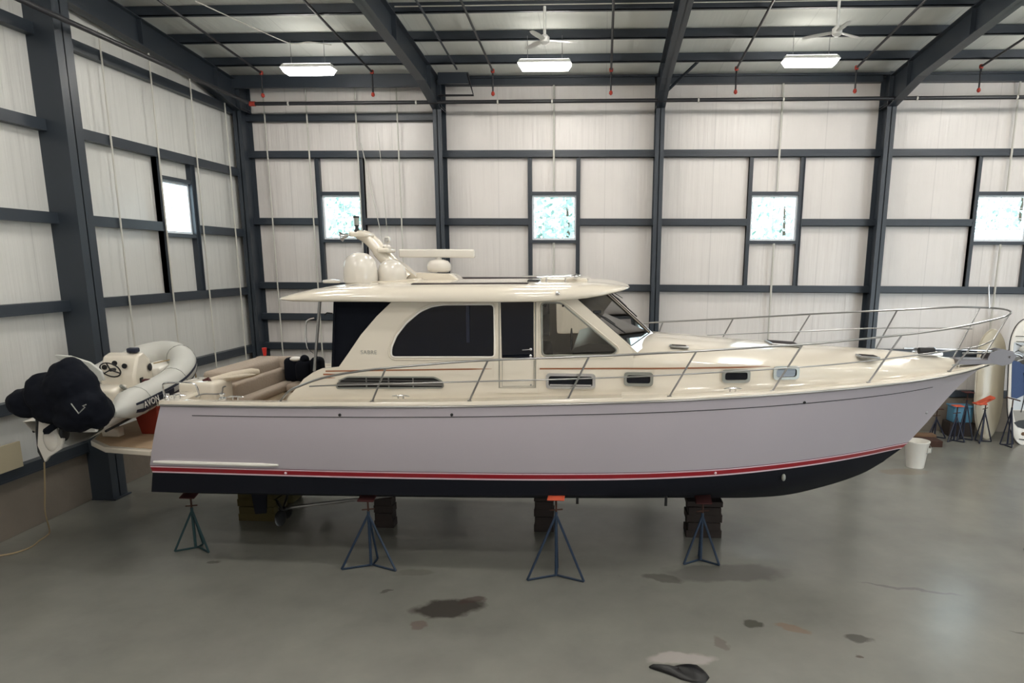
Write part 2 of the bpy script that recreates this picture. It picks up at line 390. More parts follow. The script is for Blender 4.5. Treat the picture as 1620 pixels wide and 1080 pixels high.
# straps and conduits running down the insulated walls
tn = 1
def strap(p0, p1, r=.022):
    global tn
    struct(MB().tube([p0, p1], r, 6).build('trim_%d' % tn, 'tape')); tn += 1
for x in (-9.66, -8.44, -7.15+.12, -5.85): strap((x, DW-.19, 9.6), (x+.02, DW-.19, 1.1))
strap((-6.9, DW-.24, 8.1), (-6.35, DW-.2, 5.0), .012); strap((-6.4, DW-.22, 8.4), (-6.2, DW-.22, 4.2), .010)
for x in (-1.44, 4.79, 11.0): strap((x, DW-.2, 9.6), (x, DW-.2, 6.78), .03); strap((x, DW-.2, 5.37), (x, DW-.2, 1.1), .03)
for y in (14.54, 16.1, 17.64, 19.2): strap((XL+.2, y, 9.4), (XL+.2, y, 1.15), .02)

# ---- steel frame
def Ipost(mb, x, y0, y1, z0, z1, w=.24, t=.022):
    """I-column in the back wall: flanges face the room, web runs to the wall"""
    mb.box((x-w/2, y0, z0), (x+w/2, y0+t, z1)); mb.box((x-w/2, y1-t, z0), (x+w/2, y1, z1)); mb.box((x-.012, y0, z0), (x+.012, y1, z1))
FX = [-10.24, -4.62, 1.47, 7.56, 13.65, 19.74]
words = ['in the left corner of the back wall', 'behind the aft cabin, second from the left corner', 'behind the windshield, third from the left corner',
         'behind the bow rail, fourth from the left corner', 'beyond the paddle boards, fifth from the left', 'at the far right of the back wall']
for i, x in enumerate(FX):
    m = MB(); y0 = 19.68
    Ipost(m, x, y0, DW-.01, 0, 9.78)
    for dx in (-.1, .1): m.box((x+dx-.012, y0+.02, 9.0), (x+dx+.012, DW-.03, 9.02))
    m.box((x-.17, y0-.02, 0), (x+.17, DW-.13, .02)); 
    m.box((x-.12, y0+.02, 8.93), (x+.12, DW-.02, 8.955))
    c = m.build('steel_column', 'steel_paint', smooth=0)
    tag(c, 'dark grey steel building column ' + words[i], 'column', 'main steel columns along the back wall')
rw = ['at the left wall', 'above the aft end of the yacht', 'above the windshield', 'above the bow', 'over the right bay', 'at the far right']
for i, x in enumerate(FX):
    m = MB(); ya, yb = 19.66, YF+.05
    def zb(y): return 9.12+(SLOPE)*(19.7-y)-(.0 if y < 18 else .22*(y-18)/1.7)
    ys = [ya, 18.0, 12, 6, yb]
    web = [(x-.012, y, zb(y)) for y in ys]+[(x-.012, y, roofz(y)-.24) for y in reversed(ys)]
    m.prism(web, (.024, 0, 0))
    for j in range(len(ys)-1):
        p, q = ys[j], ys[j+1]
        m.add([(x-.12, p, zb(p)), (x+.12, p, zb(p)), (x+.12, q, zb(q)), (x-.12, q, zb(q)), (x-.12, p, zb(p)+.022), (x+.12, p, zb(p)+.022), (x+.12, q, zb(q)+.022), (x-.12, q, zb(q)+.022)],
              [(0, 1, 2, 3), (4, 5, 6, 7), (0, 1, 5, 4), (1, 2, 6, 5), (2, 3, 7, 6), (3, 0, 4, 7)])
        zt = lambda y: roofz(y)-.24
        m.add([(x-.12, p, zt(p)), (x+.12, p, zt(p)), (x+.12, q, zt(q)), (x-.12, q, zt(q)), (x-.12, p, zt(p)-.02), (x+.12, p, zt(p)-.02), (x+.12, q, zt(q)-.02), (x-.12, q, zt(q)-.02)],
              [(0, 1, 2, 3), (4, 5, 6, 7), (0, 1, 5, 4), (1, 2, 6, 5), (2, 3, 7, 6), (3, 0, 4, 7)])
    for y in (18.64, 15.7, 12.76, 9.8): m.box((x-.11, y-.01, zb(y)), (x+.11, y+.01, roofz(y)-.25))
    tag(m.build('roof_rafter', 'steel_paint', smooth=0), 'deep sloping dark grey roof beam ' + rw[i], 'beam', 'sloping roof beams')
    if i in (1, 2, 3, 4):   # flange brace from rafter down to purlin
        s = 1 if i in (2,) else (1 if i == 1 else 0)
# purlins
pw = ['nearest the back wall', 'second from the back wall, over the hanging lamps', 'third from the back wall, level with the fans', 'fourth from the back wall', 'fifth from the back wall', 'sixth from the back wall', 'seventh from the back wall', 'eighth from the back wall']
for j in range(8):
    y = 18.66-1.48*j; zt = roofz(y)-.012
    m = MB(); m.box((XL+.02, y-.012, zt-.22), (XR, y+.012, zt)); m.box((XL+.02, y-.08, zt-.22), (XR, y, zt-.20)); m.box((XL+.02, y, zt-.02), (XR, y+.08, zt))
    m.box((XL+.02, y-.08, zt-.22), (XR, y-.068, zt-.19))
    tag(m.build('roof_purlin', 'steel_paint', smooth=0), 'long dark steel roof purlin, ' + pw[j], 'roof purlin', 'roof purlins')
m = MB(); m.box((XL+.16, DW-.2, 9.80), (XR-.1, DW-.02, 9.86)); m.box((XL+.16, DW-.28, 9.79), (XR-.1, DW-.02, 9.81))
for a, b in zip([XL+.16]+FX, FX+[XR-.14]): m.box((a+.14, DW-.2, 9.62), (b-.14, DW-.02, 9.81)) if b-a > .4 else None
tag(m.build('eave_strut', 'steel_paint', smooth=0), 'deep dark steel eave beam along the top of the back wall', 'beam')
m = MB(); m.box((FX[0], 19.5, 9.45), (FX[1], 19.6, 9.78))
tag(m.build('strut_beam', 'steel_paint', smooth=0), 'dark steel strut beam between corner column and second column, under the eave', 'beam')
# girts
def girt(p0, p1, ax, label, group):
    m = MB(); h = .2; d = .17
    if ax == 'x':
        (x0, z), (x1, _) = p0, p1; m.box((x0, DW-d, z-h/2), (x1, DW, z-h/2+.015)); m.box((x0, DW-.015, z-h/2), (x1, DW, z+h/2)); m.box((x0, DW-d, z+h/2-.015), (x1, DW, z+h/2))
        m.box((x0, DW-d, z-h/2), (x1, DW-d+.012, z+h/2-.07))
        m.box((x0, DW-d-.006, z+h/2-.075), (x1, DW-d+.012, z+h/2))
    else:
        (y0, z), (y1, _) = p0, p1; m.box((XL, y0, z-h/2), (XL+d, y1, z+h/2)); m.box((XL, y0, z-h/2-.006), (XL+d+.006, y1, z-h/2+.03))
    tag(m.build('wall_girt', 'steel_paint', smooth=0), label, 'wall girt', group)
G = 'horizontal wall girts on the back wall'
girt((XL+.05, 1.12), (XR, 1.12), 'x', 'dark steel sill girt on the concrete curb of the back wall', G)
girt((XL+.05, 2.30), (XR, 2.30), 'x', 'dark horizontal girt on the back wall, lowest row above the sill, behind the cockpit', G)
girt((XL+.05, 3.18), (FX[1], 3.18), 'x', 'short dark girt on the back wall beside the canvas curtain, left bay only, lower', G)
girt((XL+.05, 4.10), (XR, 4.10), 'x', 'dark horizontal girt on the back wall just above the cabin roof line', G)
segs = [(XL+.05, BW[0][0]-.11), (BW[0][1]+.11, BW[1][0]-.11), (BW[1][1]+.11, BW[2][0]-.11), (BW[2][1]+.11, BW[3][0]-.11), (BW[3][1]+.11, BW[4][0]-.11)]
sw = ['between left corner and first back window', 'between first and second back windows', 'between second and third back windows', 'between third and fourth back windows', 'right of the fourth back window']
for (a, b), w_ in zip(segs, sw): girt((a, 5.95), (b, 5.95), 'x', 'dark girt at window height on the back wall, ' + w_, G)
girt((XL+.05, 7.81), (XR, 7.81), 'x', 'dark horizontal girt on the back wall above all the windows', G)
girt((XL+.05, 8.80), (FX[1], 8.80), 'x', 'short dark girt on the back wall under the sprinkler pipe, left bay only, upper', G)
G = 'horizontal wall girts on the left wall'
for z, w_ in ((1.12, 'lowest, on the concrete curb'), (2.27, 'second up, behind the tender'), (3.96, 'third up, just below the window jambs'), (7.28, 'fifth up, above the window'), (8.93, 'highest, under the roof edge')):
    girt((YF, z), (DW, z), 'y', 'dark horizontal girt on the left wall, ' + w_, G)
girt((YF, 5.61), (LW[0]-.11, 5.61), 'y', 'dark girt on the left wall at window height, near side of the window', G)
girt((LW[1]+.11, 5.61), (DW, 5.61), 'y', 'dark girt on the left wall at window height, far side of the window', G)
# left wall columns
for y, w_ in ((13.1, 'on the left wall behind the outboard motor'), (5.5, 'on the left wall outside the view')):
    m = MB(); x1 = XL+.55
    m.box((x1-.022, y-.2, 0), (x1, y+.2, 9.9)); m.box((XL+.0, y-.2, 0), (XL+.02, y+.2, 9.9)); m.box((XL, y-.03, 0), (x1, y-.005, 9.9))
    m.box((XL, y-.22, 0), (x1, y-.2, 9.9)); m.box((XL-.0, y-.24, 0), (x1+.06, y+.24, .03))
    if y > 6: tag(m.build('steel_column', 'steel_paint', smooth=0), 'massive dark steel column ' + w_, 'column')
# sprinkler mains and branches
m = MB(); m.tube([(-9.55, 19.3, 9.0), (XR-1, 19.3, 9.06)], .05, 10)
t = thing('sprinkler_main', 'long black sprinkler pipe along the top of the back wall', 'pipe', (-9.5, 19.3, 9))
m.build('pipe', 'pipe_black', t); MB().tube([(-9.66, 19.3, 9.0), (-9.5, 19.3, 9.0)], .065, 10).build('end_cap', 'red_fitting', t, label='red end cap')
for x in (-8.6, -5.1, -2.9, -1.45, 2.4, 4.6, 8.0, 10.5): MB().tube([(x, 19.3, 8.995+.002*(x+9)), (x+.04, 19.3, 8.995+.002*(x+9))], .062, 10).build('coupling', 'tape', t)
t = thing('sprinkler_main', 'black sprinkler pipe running along the left wall toward the corner', 'pipe', (-9.6, 12, 9))
m = MB(); m.tube([(-9.62, 19.1, 9.0), (-9.62, YF+.3, 9.05)], .05, 10); m.build('pipe', 'pipe_black', t)
bw = ['above the left corner bay', 'behind the second rafter foot', 'above the first hanging lamp gap', 'left of the third column', 'right of the third column', 'left of the fourth column', 'in the right hand bay']
for x, w_ in zip((-9.13, -6.15, -2.96, .12, 3.32, 6.33, 9.4), bw):
    t = thing('sprinkler_branch', 'thin dark sprinkler branch pipe with drop ' + w_, 'pipe', (x, 19, 9.5), 'sprinkler branch pipes')
    zz = lambda y: roofz(y)-.28
    MB().tube([(x, 19.0, zz(19)), (x, YF+1, zz(YF+1))], .028, 8).build('pipe', 'pipe_black', t)
    MB().tube([(x, 19.0, zz(19)), (x, 19.0, 9.16)], .022, 8).build('drop', 'pipe_black', t)
    MB().lathe([(.035, -.05), (.05, -.03), (.05, .03), (.035, .05)], (x, 19.0, zz(19)), 10).build('fitting', 'red_fitting', t); MB().lathe([(.02, -.07), (.05, -.03), (.04, .02), (.02, .04)], (x, 19.0, 9.16), 10).build('sprinkler_head', 'red_fitting', t)
t = thing('brace_pipe', 'bent black bracket pipe beside the second column near the eave', 'pipe', (-4.4, 19.5, 9.4))
m = MB(); m.tube([(-4.5, 19.4, 9.2), (-3.55, 19.4, 9.2), (-3.7, 19.4, 9.75)], .03, 8); m.build('pipe', 'pipe_black', t)
MB().box((-4.5, 19.4, 9.5), (-3.68, 19.5, 9.78)).build('plate', 'steel_paint', t)
for x, w_ in ((1.9, 'beside the third column'), (-3.88, 'right of the second rafter')):
    m = MB(); 
    if x > 0: m.tube([(1.55, 19.6, 9.25), (2.35, 18.7, 9.85)], .04, 6)
    else: m.tube([(x, 18.9, roofz(18.9)-.26), (x, YF+1, roofz(YF+1)-.26)], .025, 8)
    tag(m.build('brace_rod', 'steel_paint'), 'dark diagonal steel brace ' + w_, 'brace')

# hanging fluorescent lamps (every lamp the room has)
lt = thing('ceiling_lamp', 'glowing rectangular ceiling lamp above the radar domes, leftmost of the row', 'ceiling lamp', (0, 0, 0), 'lit fluorescent ceiling lamps')
m = MB(); w, h = .62, .19
m.add([(-w, -h, 0), (w, -h, 0), (w, h, 0), (-w, h, 0), (-w+.04, -h*.6, .09), (w-.04, -h*.6, .09), (w-.04, h*.6, .09), (-w+.04, h*.6, .09)], [(4, 5, 6, 7), (0, 1, 5, 4), (1, 2, 6, 5), (2, 3, 7, 6), (3, 0, 4, 7), (0, 1, 2, 3)])
m.build('housing', 'lamp_body', lt)
m = MB(); m.box((-w+.06, -h*.5, .09), (w-.06, h*.5, .10)); m.build('added_uplight', 'lamp_top_fill', lt, smooth=0)  # emitter added on top of the housing for ceiling fill
m = MB(); m.add([(-w+.09, -h+.04, -.11), (w-.09, -h+.04, -.11), (w-.09, h-.04, -.11), (-w+.09, h-.04, -.11), (-w+.02, -h+.01, -.004), (w-.02, -h+.01, -.004), (w-.02, h-.01, -.004), (-w+.02, h-.01, -.004)],
      [(0, 3, 2, 1), (4, 5, 6, 7), (0, 1, 5, 4), (1, 2, 6, 5), (2, 3, 7, 6), (3, 0, 4, 7)])
m.build('diffuser', 'lamp_glow', lt, label='glowing white diffuser')
for x in (-.4, .4): MB().tube([(x, 0, .08), (x, 0, .62)], .006, 5).build('hanger', 'brushed', lt)
lab = {(0, 1): 'glowing rectangular ceiling lamp above the door of the yacht, middle of the visible row', (0, 2): 'glowing rectangular ceiling lamp above the foredeck, rightmost of the visible row'}
lt.location = (-7.02, 17, 9.27)
LX = [-7.02, -1.43, 4.62, 10.6, 16.7]
for r_ in range(5):
    for c_, x in enumerate(LX):
        if r_ == 0 and c_ == 0: continue
        y = [17, 12.5, 8.0, 3.5, -1.0][r_]
        dup(lt, (x, y, 9.29+SLOPE*(17-y)+.03*c_*(r_ == 0)), lab.get((r_, c_), 'rectangular ceiling lamp outside the picture, row %s' % ['back', 'second', 'third', 'fourth', 'front'][r_] + ' bay %s' % ['one', 'two', 'three', 'four', 'five'][c_]))
# ceiling fans
def fan(x, y, z, ang, label):
    t = thing('ceiling_fan', label, 'ceiling fan', (x, y, z), 'white ceiling fans')
    m = MB(); m.lathe([(.05, -.1), (.10, -.06), (.10, .04), (.06, .08), (.02, .1)], (x, y, z), 16); m.build('motor', 'fan_white', t)
    MB().tube([(x, y, z+.05), (x, y, z+.62)], .03, 8).build('downrod', 'fan_white', t)
    for k in range(3):
        a = ang+2*PI*k/3; d = Vector((math.cos(a), math.sin(a), -.03)); n_ = Vector((-d.y, d.x, .12)).normalized()
        o_ = Vector((x, y, z-.02)); b = MB(); L_ = .68
        rows = []
        for q in range(6):
            u = .08+q/5*(L_-.08); wd = (.05, .06, .065, .065, .06, .035)[q]; c = o_+d*u
            rows.append([c-n_*wd, c+n_*wd])
        b.grid(rows); vs = list(b.v); bb = MB(); bb.grid(rows); bb.grid([[p+Vector((0, 0, .012)) for p in r] for r in rows], flip=True)
        bb.build('blade', 'fan_white', t)
fan(-1.28, 15.2, 9.33, .2, 'white ceiling fan with three blades above the middle lamp')
fan(4.62, 15.2, 9.42, .55, 'white ceiling fan with one blade raised, above the right lamp')
# conduits on the ceiling
t = tag(MB().tube(smooth_path([(-8.2, 14.5, 9.90), (-7.35, 16.2, 9.70), (-7.1, 16.5, 9.68), (-6.8, 16.6, 9.74), (-6.4, 16.9, 9.76)]), .012, 6).build('conduit', 'tape'), 'thin grey electrical conduit above the left hanging lamp', 'conduit')
tag(MB().tube([(-4.5, 15.6, 10.12), (9.0, 15.6, 10.12)], .012, 6).build('conduit', 'tape'), 'thin white conduit along the purlin behind the fans', 'conduit')

# ================================================================== OUTSIDE
struct(MB().box((-60, DW+.4, -.3), (60, 90, -.05)).build('ground', 'grass'))
def tree(x, y, h, r, label):
    t = thing('tree', label, 'tree', (x, y, 0), 'trees outside the windows')
    MB().tube([(x, y, -.1), (x+.1, y, h*.5), (x, y, h*.85)], [.22, .16, .05], 8).build('trunk', 'bark', t)
    m = MB(); rnd = random.Random(int(x*13+y))
    for k in range(1000):
        th = rnd.random()*2*PI; ph = math.acos(2*rnd.random()-1); rr = r*rnd.random()**.35
        c = Vector((x+rr*math.sin(ph)*math.cos(th), y+rr*math.sin(ph)*math.sin(th), h*.66+rr*1.15*math.cos(ph)))
        s = .14+.14*rnd.random(); a = Vector((rnd.uniform(-1, 1), rnd.uniform(-1, 1), rnd.uniform(-1, 1))).normalized()*s; b = a.orthogonal().normalized()*s
        m.add([c-a, c-b*.7, c+a, c+b*.7], [(0, 1, 2, 3)])
    m.build('crown', 'foliage', t, smooth=0)
for a in ((-15, 44, 10.5, 3.4, 'tree seen through the first back window'), (-2.0, 38, 9.5, 2.6, 'tree seen at the right of the second back window'), (10.5, 42, 9.5, 3.6, 'tree seen through the third back window'),
          (25, 44, 11.5, 3.6, 'large tree seen through the fourth back window'), (17.6, 47, 9.0, 3.0, 'smaller tree right of the third back window view')): tree(*a)
t = thing('shed', 'small white gabled shed seen through the fourth back window', 'building', (20.4, 36, 0))
m = MB(); m.box((18.8, 36, 0), (22, 39, 5.6)); m.build('wall', 'white_plastic', t)
m = MB(); m.prism([(18.6, 35.9, 5.6), (22.2, 35.9, 5.6), (20.4, 35.9, 6.6)], (0, 3.4, 0)); m.build('roof', 'board_grey', t)
# ================================================================== THE YACHT
YC = 11.9
yacht = thing('motor_yacht', 'large cream and grey motor yacht with red waterline stripe propped on jack stands', 'yacht', (-.3, YC, .6))
BXs = [-7.2, -6.7, -5, -2, 0, 1, 2, 3, 4, 4.8, 5.5, 6.0, 6.35, 6.62]
def bs(x): return sinterp(x, BXs, [1.93, 1.95, 2.05, 2.14, 2.15, 2.10, 1.98, 1.76, 1.44, 1.10, .74, .42, .18, .02])
def bw(x): return sinterp(x, [-7.2, -5, -2, 0, 1, 2, 3, 3.8, 4.5, 5.0, 5.4], [1.93, 2.0, 2.08, 2.02, 1.92, 1.72, 1.36, .98, .58, .26, .012])
def zs(x): return sinterp(x, [-7.1, -5, -2.17, -.5, 1, 2, 3.5, 5, 6.1, 6.65], [2.652, 2.68, 2.748, 2.815, 2.875, 2.92, 2.98, 3.035, 3.10, 3.17])
def zw(x): return sinterp(x, [-7.1, -4.3, -2.2, -.8, .5, 1.6, 2.5, 3.7, 5.4], [1.688, 1.698, 1.722, 1.732, 1.748, 1.765, 1.78, 1.79, 1.79])
def stemx(z): return interp(z, [1.19, 1.57, 1.77, 2.17, 2.48, 2.9, 3.07, 3.2], [4.62, 5.14, 5.33, 5.64, 5.85, 6.18, 6.38, 6.64])
NT = 64
ts = [1-(1-i/NT)**1.35 for i in range(NT+1)]
def row(kind, t, u=0, dz=0):
    """point (x, b, z) on a fore-and-aft line of the hull"""
    xs_ = -6.75+(6.62+6.75)*t; xw = -7.04+(5.36+7.04)*t
    if kind == 'side':
        z0, z1 = zw(xw), zs(xs_); z = z0+(z1-z0)*u; b0, b1 = bw(xw), bs(xs_)
        k = u**(1+.55*max(0, t-.4)/.6)
        b = b0+(b1-b0)*k+.03*math.sin(PI*u)*(1-max(0, t-.55)/.45 if t > .55 else 1)
        x = xw+(xs_-xw)*u; zend = 1.79+(zs(6.62)-1.79)*u; xl = 5.36+(6.62-5.36)*u
        x += (stemx(zend)-xl)*t**6
        b = max(b, .012)
        return x, b, z+dz
    if kind == 'boot':      # just below the waterline edge; u = metres below
        x = xw; z = zw(xw)-u; b = bw(xw)-u*.35; x -= u*.9*t**8; x -= .0
        return x, max(b, .012), z
    if kind == 'chine':
        x = -7.13+(5.0+7.13)*t; z = sinterp(x, [-7.2, -1, .5, 1.5, 3, 4, 5.0], [1.22, 1.345, 1.34, 1.325, 1.33, 1.38, 1.46])
        b = sinterp(x, [-7.2, -5, -2, 0, 1, 2, 3, 3.8, 4.5, 5.0], [1.84, 1.92, 1.99, 1.90, 1.75, 1.50, 1.12, .74, .34, .012]); return x, b, z
    if kind == 'keel':
        x = -7.13+(4.96+7.13)*t; z = sinterp(x, [-7.2, -4, 1.8, 3.2, 4.05, 4.62, 4.96], [.60, .60, .68, .75, .97, 1.20, 1.42]); return x, .012, z
spec = [('side', 1), ('side', .93), ('side', .865), ('side', .85), ('side', .7), ('side', .55), ('side', .4), ('side', .26), ('side', .13), ('side', .045), ('side', 0),
        ('boot', .010), ('boot', .032), ('boot', .104), ('boot', .130), ('mid', .25), ('chine', 0), ('low', .5), ('keel', 0)]
band = [0, 0, 0, 0, 0, 0, 0, 0, 0, 0, 1, 2, 3, 2, 4, 4, 4, 4]
rows = []
for kd, u in spec:
    r = []
    for t in ts:
        if kd == 'mid': a = row('boot', t, .13); c = row('chine', t); r.append(tuple(a[i]*.5+c[i]*.5 for i in range(3)))
        elif kd == 'low': a = row('chine', t); c = row('keel', t); r.append((a[0]*.5+c[0]*.5, a[1]*.5+c[1]*.5, a[2]*.5+c[2]*.5-.03*min(1, a[1])))
        else: r.append(row(kd, t, u))
    rows.append(r)
hull = MB()
for s in (-1, 1):
    hull.grid([[(x, YC+s*b, z) for x, b, z in r] for r in rows], matrow=band, flip=(s > 0))
tr = [r[0] for r in rows]
hull.grid([[(x-(.0 if k == 0 or k == 6 else .18*math.sin(PI*k/6)), YC-b+2*b*k/6, z) for k in range(7)] for x, b, z in tr], matrow=band)
hull_o = hull.build('hull', ['hull_paint', 'boot_dark', 'stripe_white', 'boot_red', 'bottom_paint'], yacht, smooth=50, label='grey painted hull with red and white waterline stripes and black bottom')
for s in (-1, 1):   # rub rail and cove line
    pts = [(row('side', t, 1)[0], YC+s*(row('side', t, 1)[1]+.012), row('side', t, 1)[2]) for t in ts]
    MB().tube(pts, .017, 8).build('rub_rail', 'brushed', yacht)
    pts = [(row('side', t, .845)[0], YC+s*(row('side', t, .845)[1]+.002), row('side', t, .845)[2]) for t in ts if .03 < t < .93]
    MB().tube(pts, .006, 4).build('cove_line', 'rubber', yacht, label='thin dark line below the deck edge')
# spray strip at the stern, through-hull fittings
pts = []
for k in range(9):
    x = -6.95+2.0*k/8; t = (x+7.02)/12.38; p = row('side', t, .055); pts.append((p[0], YC-p[1]-.015, p[2]+.01))
MB().tube(pts, [.02]+[.03]*7+[.018], 8).build('spray_rail', 'white_plastic', yacht)
def hullpt(x, u):
    t = (x+7.04-(.29*u))/(12.4+.97*u); p = row('side', t, u); return Vector((p[0], YC-p[1], p[2]))
for x, u, mt in ((-3.9, .88, 'rubber'), (-2.2, .88, 'rubber'), (5.62, .42, 'brushed'), (3.05, .86, 'rubber')):
    c = hullpt(x, u); MB().lathe([(.022, 0), (.022, .012), (.012, .02)], c, 12, ax=(0, -1, 0)).build('drain_fitting', mt, yacht)
for x in (-4.85, 1.75): 
    p = row('boot', (x+7.04)/12.4, .07); MB().lathe([(.02, 0), (.02, .014), (.01, .02)], (p[0], YC-p[1], p[2]), 10, ax=(0, -1, 0)).build('drain_fitting', 'stripe_white', yacht)
p = row('chine', .80); MB().ell((2.9, YC-1.30, 1.50), (.035, .03, .06), 0).build('thruster_fitting', 'port_frame', yacht)
for x in (-.38, 1.05): MB().box((x-.012, 10.6, .98), (x+.03, 10.63, 1.3)).build('transducer', 'rubber', yacht)
# props, shafts, rudders
for s in (-1, 1):
    y = YC+s*.85
    MB().tube([(-3.2, y, .95), (-5.45, y, .62)], .028, 8).build('propeller_shaft', 'brushed', yacht)
    m = MB()
    for k in range(4):
        a = PI/4+k*PI/2; R = Matrix.Rotation(a, 3, 'X'); m.ell(Vector((-5.5, y, .6))+R @ Vector((0, 0, .17)), (.02, .11, .15), R=R @ Matrix.Rotation(.6, 3, 'Z'), seg=12, rings=8)
    m.ell((-5.5, y, .6), (.09, .05, .05)); m.build('propeller', 'prop_metal', yacht)
    m = MB(); m.prism([(-5.75, y-.02, 1.0), (-6.05, y-.02, 1.0), (-6.0, y-.02, .50), (-5.8, y-.02, .52)], (0, .04, 0)); m.build('rudder', 'bottom_paint', yacht, bevel=.01)

# ---- deck: toe rail, side decks, trunk cabin and foredeck in one moulding
def bt(x): return min(bs(x)-.10, sinterp(x, [-7, -5, .45, 1, 2, 3, 4, 4.8, 5.5, 6.0, 6.3], [1.62, 1.64, 1.64, 1.63, 1.55, 1.36, 1.07, .76, .42, .2, .1]))
def zt(x): return interp(x, [.3, .6, 1, 2, 3, 4, 5, 5.7, 6.1], [3.47, 3.46, 3.43, 3.37, 3.32, 3.26, 3.19, 3.14, zs(6.1)+.02])
def zc(x): return sinterp(x, [.3, .6, 1, 2, 3.2, 4.7, 5.5, 6.1, 6.6], [3.66, 3.655, 3.63, 3.56, 3.48, 3.40, 3.33, 3.24, 3.19])
dk = MB(); st = [.3, .45]+[.6+.15*i for i in range(40)]; st = [x for x in st if x < 6.5]+[6.5]
drows = []
for x in st:
    b = bs(x); z = zs(x); t_ = bt(x); a, c = zt(x), zc(x); a = max(a, z+.02); c = max(c, a+.01); h = a-z
    half = [(b, z), (b-.006, z+.035), (b-.02, z+.05), (b-.05, z+.05), (b-.065, z+.01), (t_+.03, z+.015), (t_+.005, z+.04), (t_-.012*h*4, z+h*.5), (t_-.03, z+h*.82), (t_-.06, z+h*.93)]
    for q in (.88, .7, .5, .3, .15): half.append(((t_-.08)*q, a+(c-a)*(1-q**2.2)*1.0-.03*h*(q > .8)))
    half = [(max(y, .0), zz) for y, zz in half]
    drows.append([(x, YC-y, zz) for y, zz in half]+[(x, YC, c)]+[(x, YC+y, zz) for y, zz in reversed(half)])
dk.grid(drows)
# nose cap
e = drows[-1]; nose = [(6.66, p[1]*.2+YC*.8, min(p[2], zs(6.6)+.03)) for p in e]; dk.grid([e, nose])
# side decks and coamings aft of the windshield
for s in (-1, 1):
    rr = []
    for x in [-6.78, -6.7, -6.5]+[-6.3+.35*i for i in range(19)]+[.3]:
        b = bs(x); z = zs(x); i_ = 10.27 if x > -4.95 else 0
        inner = (YC-10.28) if x > -4.9 else b-.34
        zb = z+.01
        prof = [(b, z), (b-.006, z+.045), (b-.02, z+.065), (b-.06, z+.065), (b-.08, z+.03), (inner, zb+.02), (inner-.02, zb+.005), (inner-.03, z-.8)]
        rr.append([(x, YC+s*y, zz) for y, zz in prof])
    dk.grid(rr, flip=(s > 0))
# transom top, curved
rr = []
for k in range(13):
    v = -1+2*k/12; x0 = -6.80-.22*(1-v*v); b = bs(-6.78); y = YC+v*b; z = 2.655
    rr.append([(x0, y, z-.02), (x0-.015, y, z+.04), (x0+.02, y, z+.065), (x0+.3, y, z+.065), (x0+.33, y, z+.03), (x0+.33, y, z-.8)])
dk.grid(rr)
dk.build('deck', 'gelcoat', yacht, smooth=38, label='cream moulded deck with raised foredeck')
m = MB(); m.box((-6.75, YC-1.62, 1.95), (-4.15, YC+1.62, 2.0)); m.build('cockpit_floor', 'teak', yacht)
m = MB(); m.box((-4.12, YC-1.6, 2.0), (-4.08, YC+1.6, 3.12)); m.build('cockpit_bulkhead', 'gelcoat', yacht)

# ---- cabin sides
def ysd(z): return 10.25+.07*(z-2.8)
side_out = [(-4.95, 2.66), (-4.86, 2.77), (-4.75, 2.89), (-4.62, 3.04), (-4.46, 3.15), (-4.33, 3.205), (-4.06, 3.235), (-3.9, 3.45), (-3.7, 3.73), (-3.45, 4.01), (-3.17, 4.27), (-.44, 4.34), (.42, 3.61), (.47, 3.47), (.47, 2.7), (-2, 2.64)]
w1 = round_poly([(-3.225, 3.405), (-1.645, 3.42), (-1.655, 4.2)], .05)[5:]
w1 = round_poly([(-3.225, 3.405), (-1.645, 3.425), (-1.655, 4.195), (-2.42, 4.185), (-2.60, 4.155), (-2.77, 4.08), (-2.98, 3.91), (-3.14, 3.71), (-3.22, 3.53)], .05, 3)
w2 = round_poly([(-1.53, 3.40), (-1.04, 3.41), (-1.045, 4.262), (-1.545, 4.25)], .015, 2)
w3 = round_poly([(-.90, 3.455), (.15, 3.475), (.215, 3.54), (-.64, 4.225), (-.915, 4.225)], .05, 3)
ports = [((-.82, -.13), (2.975, 3.155)), ((.36, .74), (3.035, 3.185)), ((1.84, 2.21), (3.09, 3.23)), ((2.63, 2.98), (3.125, 3.27))]
for s, nm in ((-1, 'near'), (1, 'far')):
    fn = (lambda a, z: (a, ysd(z), z)) if s < 0 else (lambda a, z: (a, 2*YC-ysd(z), z))
    off = (0, .05, 0) if s < 0 else (0, -.05, 0)
    m = MB(); m.panel(side_out, [w1, w2, w3], fn, off); side = m.build('cabin_side', 'gelcoat', yacht, smooth=30)
    for w, gm, wn in ((w1, 'dark_glass', 'arched dark window'), (w2, 'dark_glass', 'dark glass of the side door'), (w3, 'cabin_glass', 'clear slanted window')):
        fi = (lambda a, z: (a, ysd(z)+.012, z)) if s < 0 else (lambda a, z: (a, 2*YC-ysd(z)-.012, z))
        m = MB(); m.panel(offset_poly(w, .01), [], fi, (0, .006*-s, 0)); pn = m.build('window_glass', gm, yacht, smooth=0, label=wn)
        fo = (lambda a, z: (a, ysd(z)-.004, z)) if s < 0 else (lambda a, z: (a, 2*YC-ysd(z)+.004, z))
        if wn[0] != 'd': m = MB(); m.tube([fo(*p) for p in offset_poly(w, .012)], .013, 6, closed=True); m.build('window_trim', 'port_frame' if wn[0] == 'c' else 'white_plastic', pn)
    # shallow raised border round the arched and front windows
        if wn[0] != 'd': m = MB(); m.tube([fo(*p) for p in offset_poly(w, .05)], .010, 6, closed=True); m.build('window_moulding', 'gelcoat', pn)
Y0 = lambda z, d=0: ysd(z)-d
MB().box((-2.07, Y0(3.8)+.0, 3.43), (-2.02, Y0(3.8)+.045, 4.18)).build('window_mullion', 'navy', yacht)
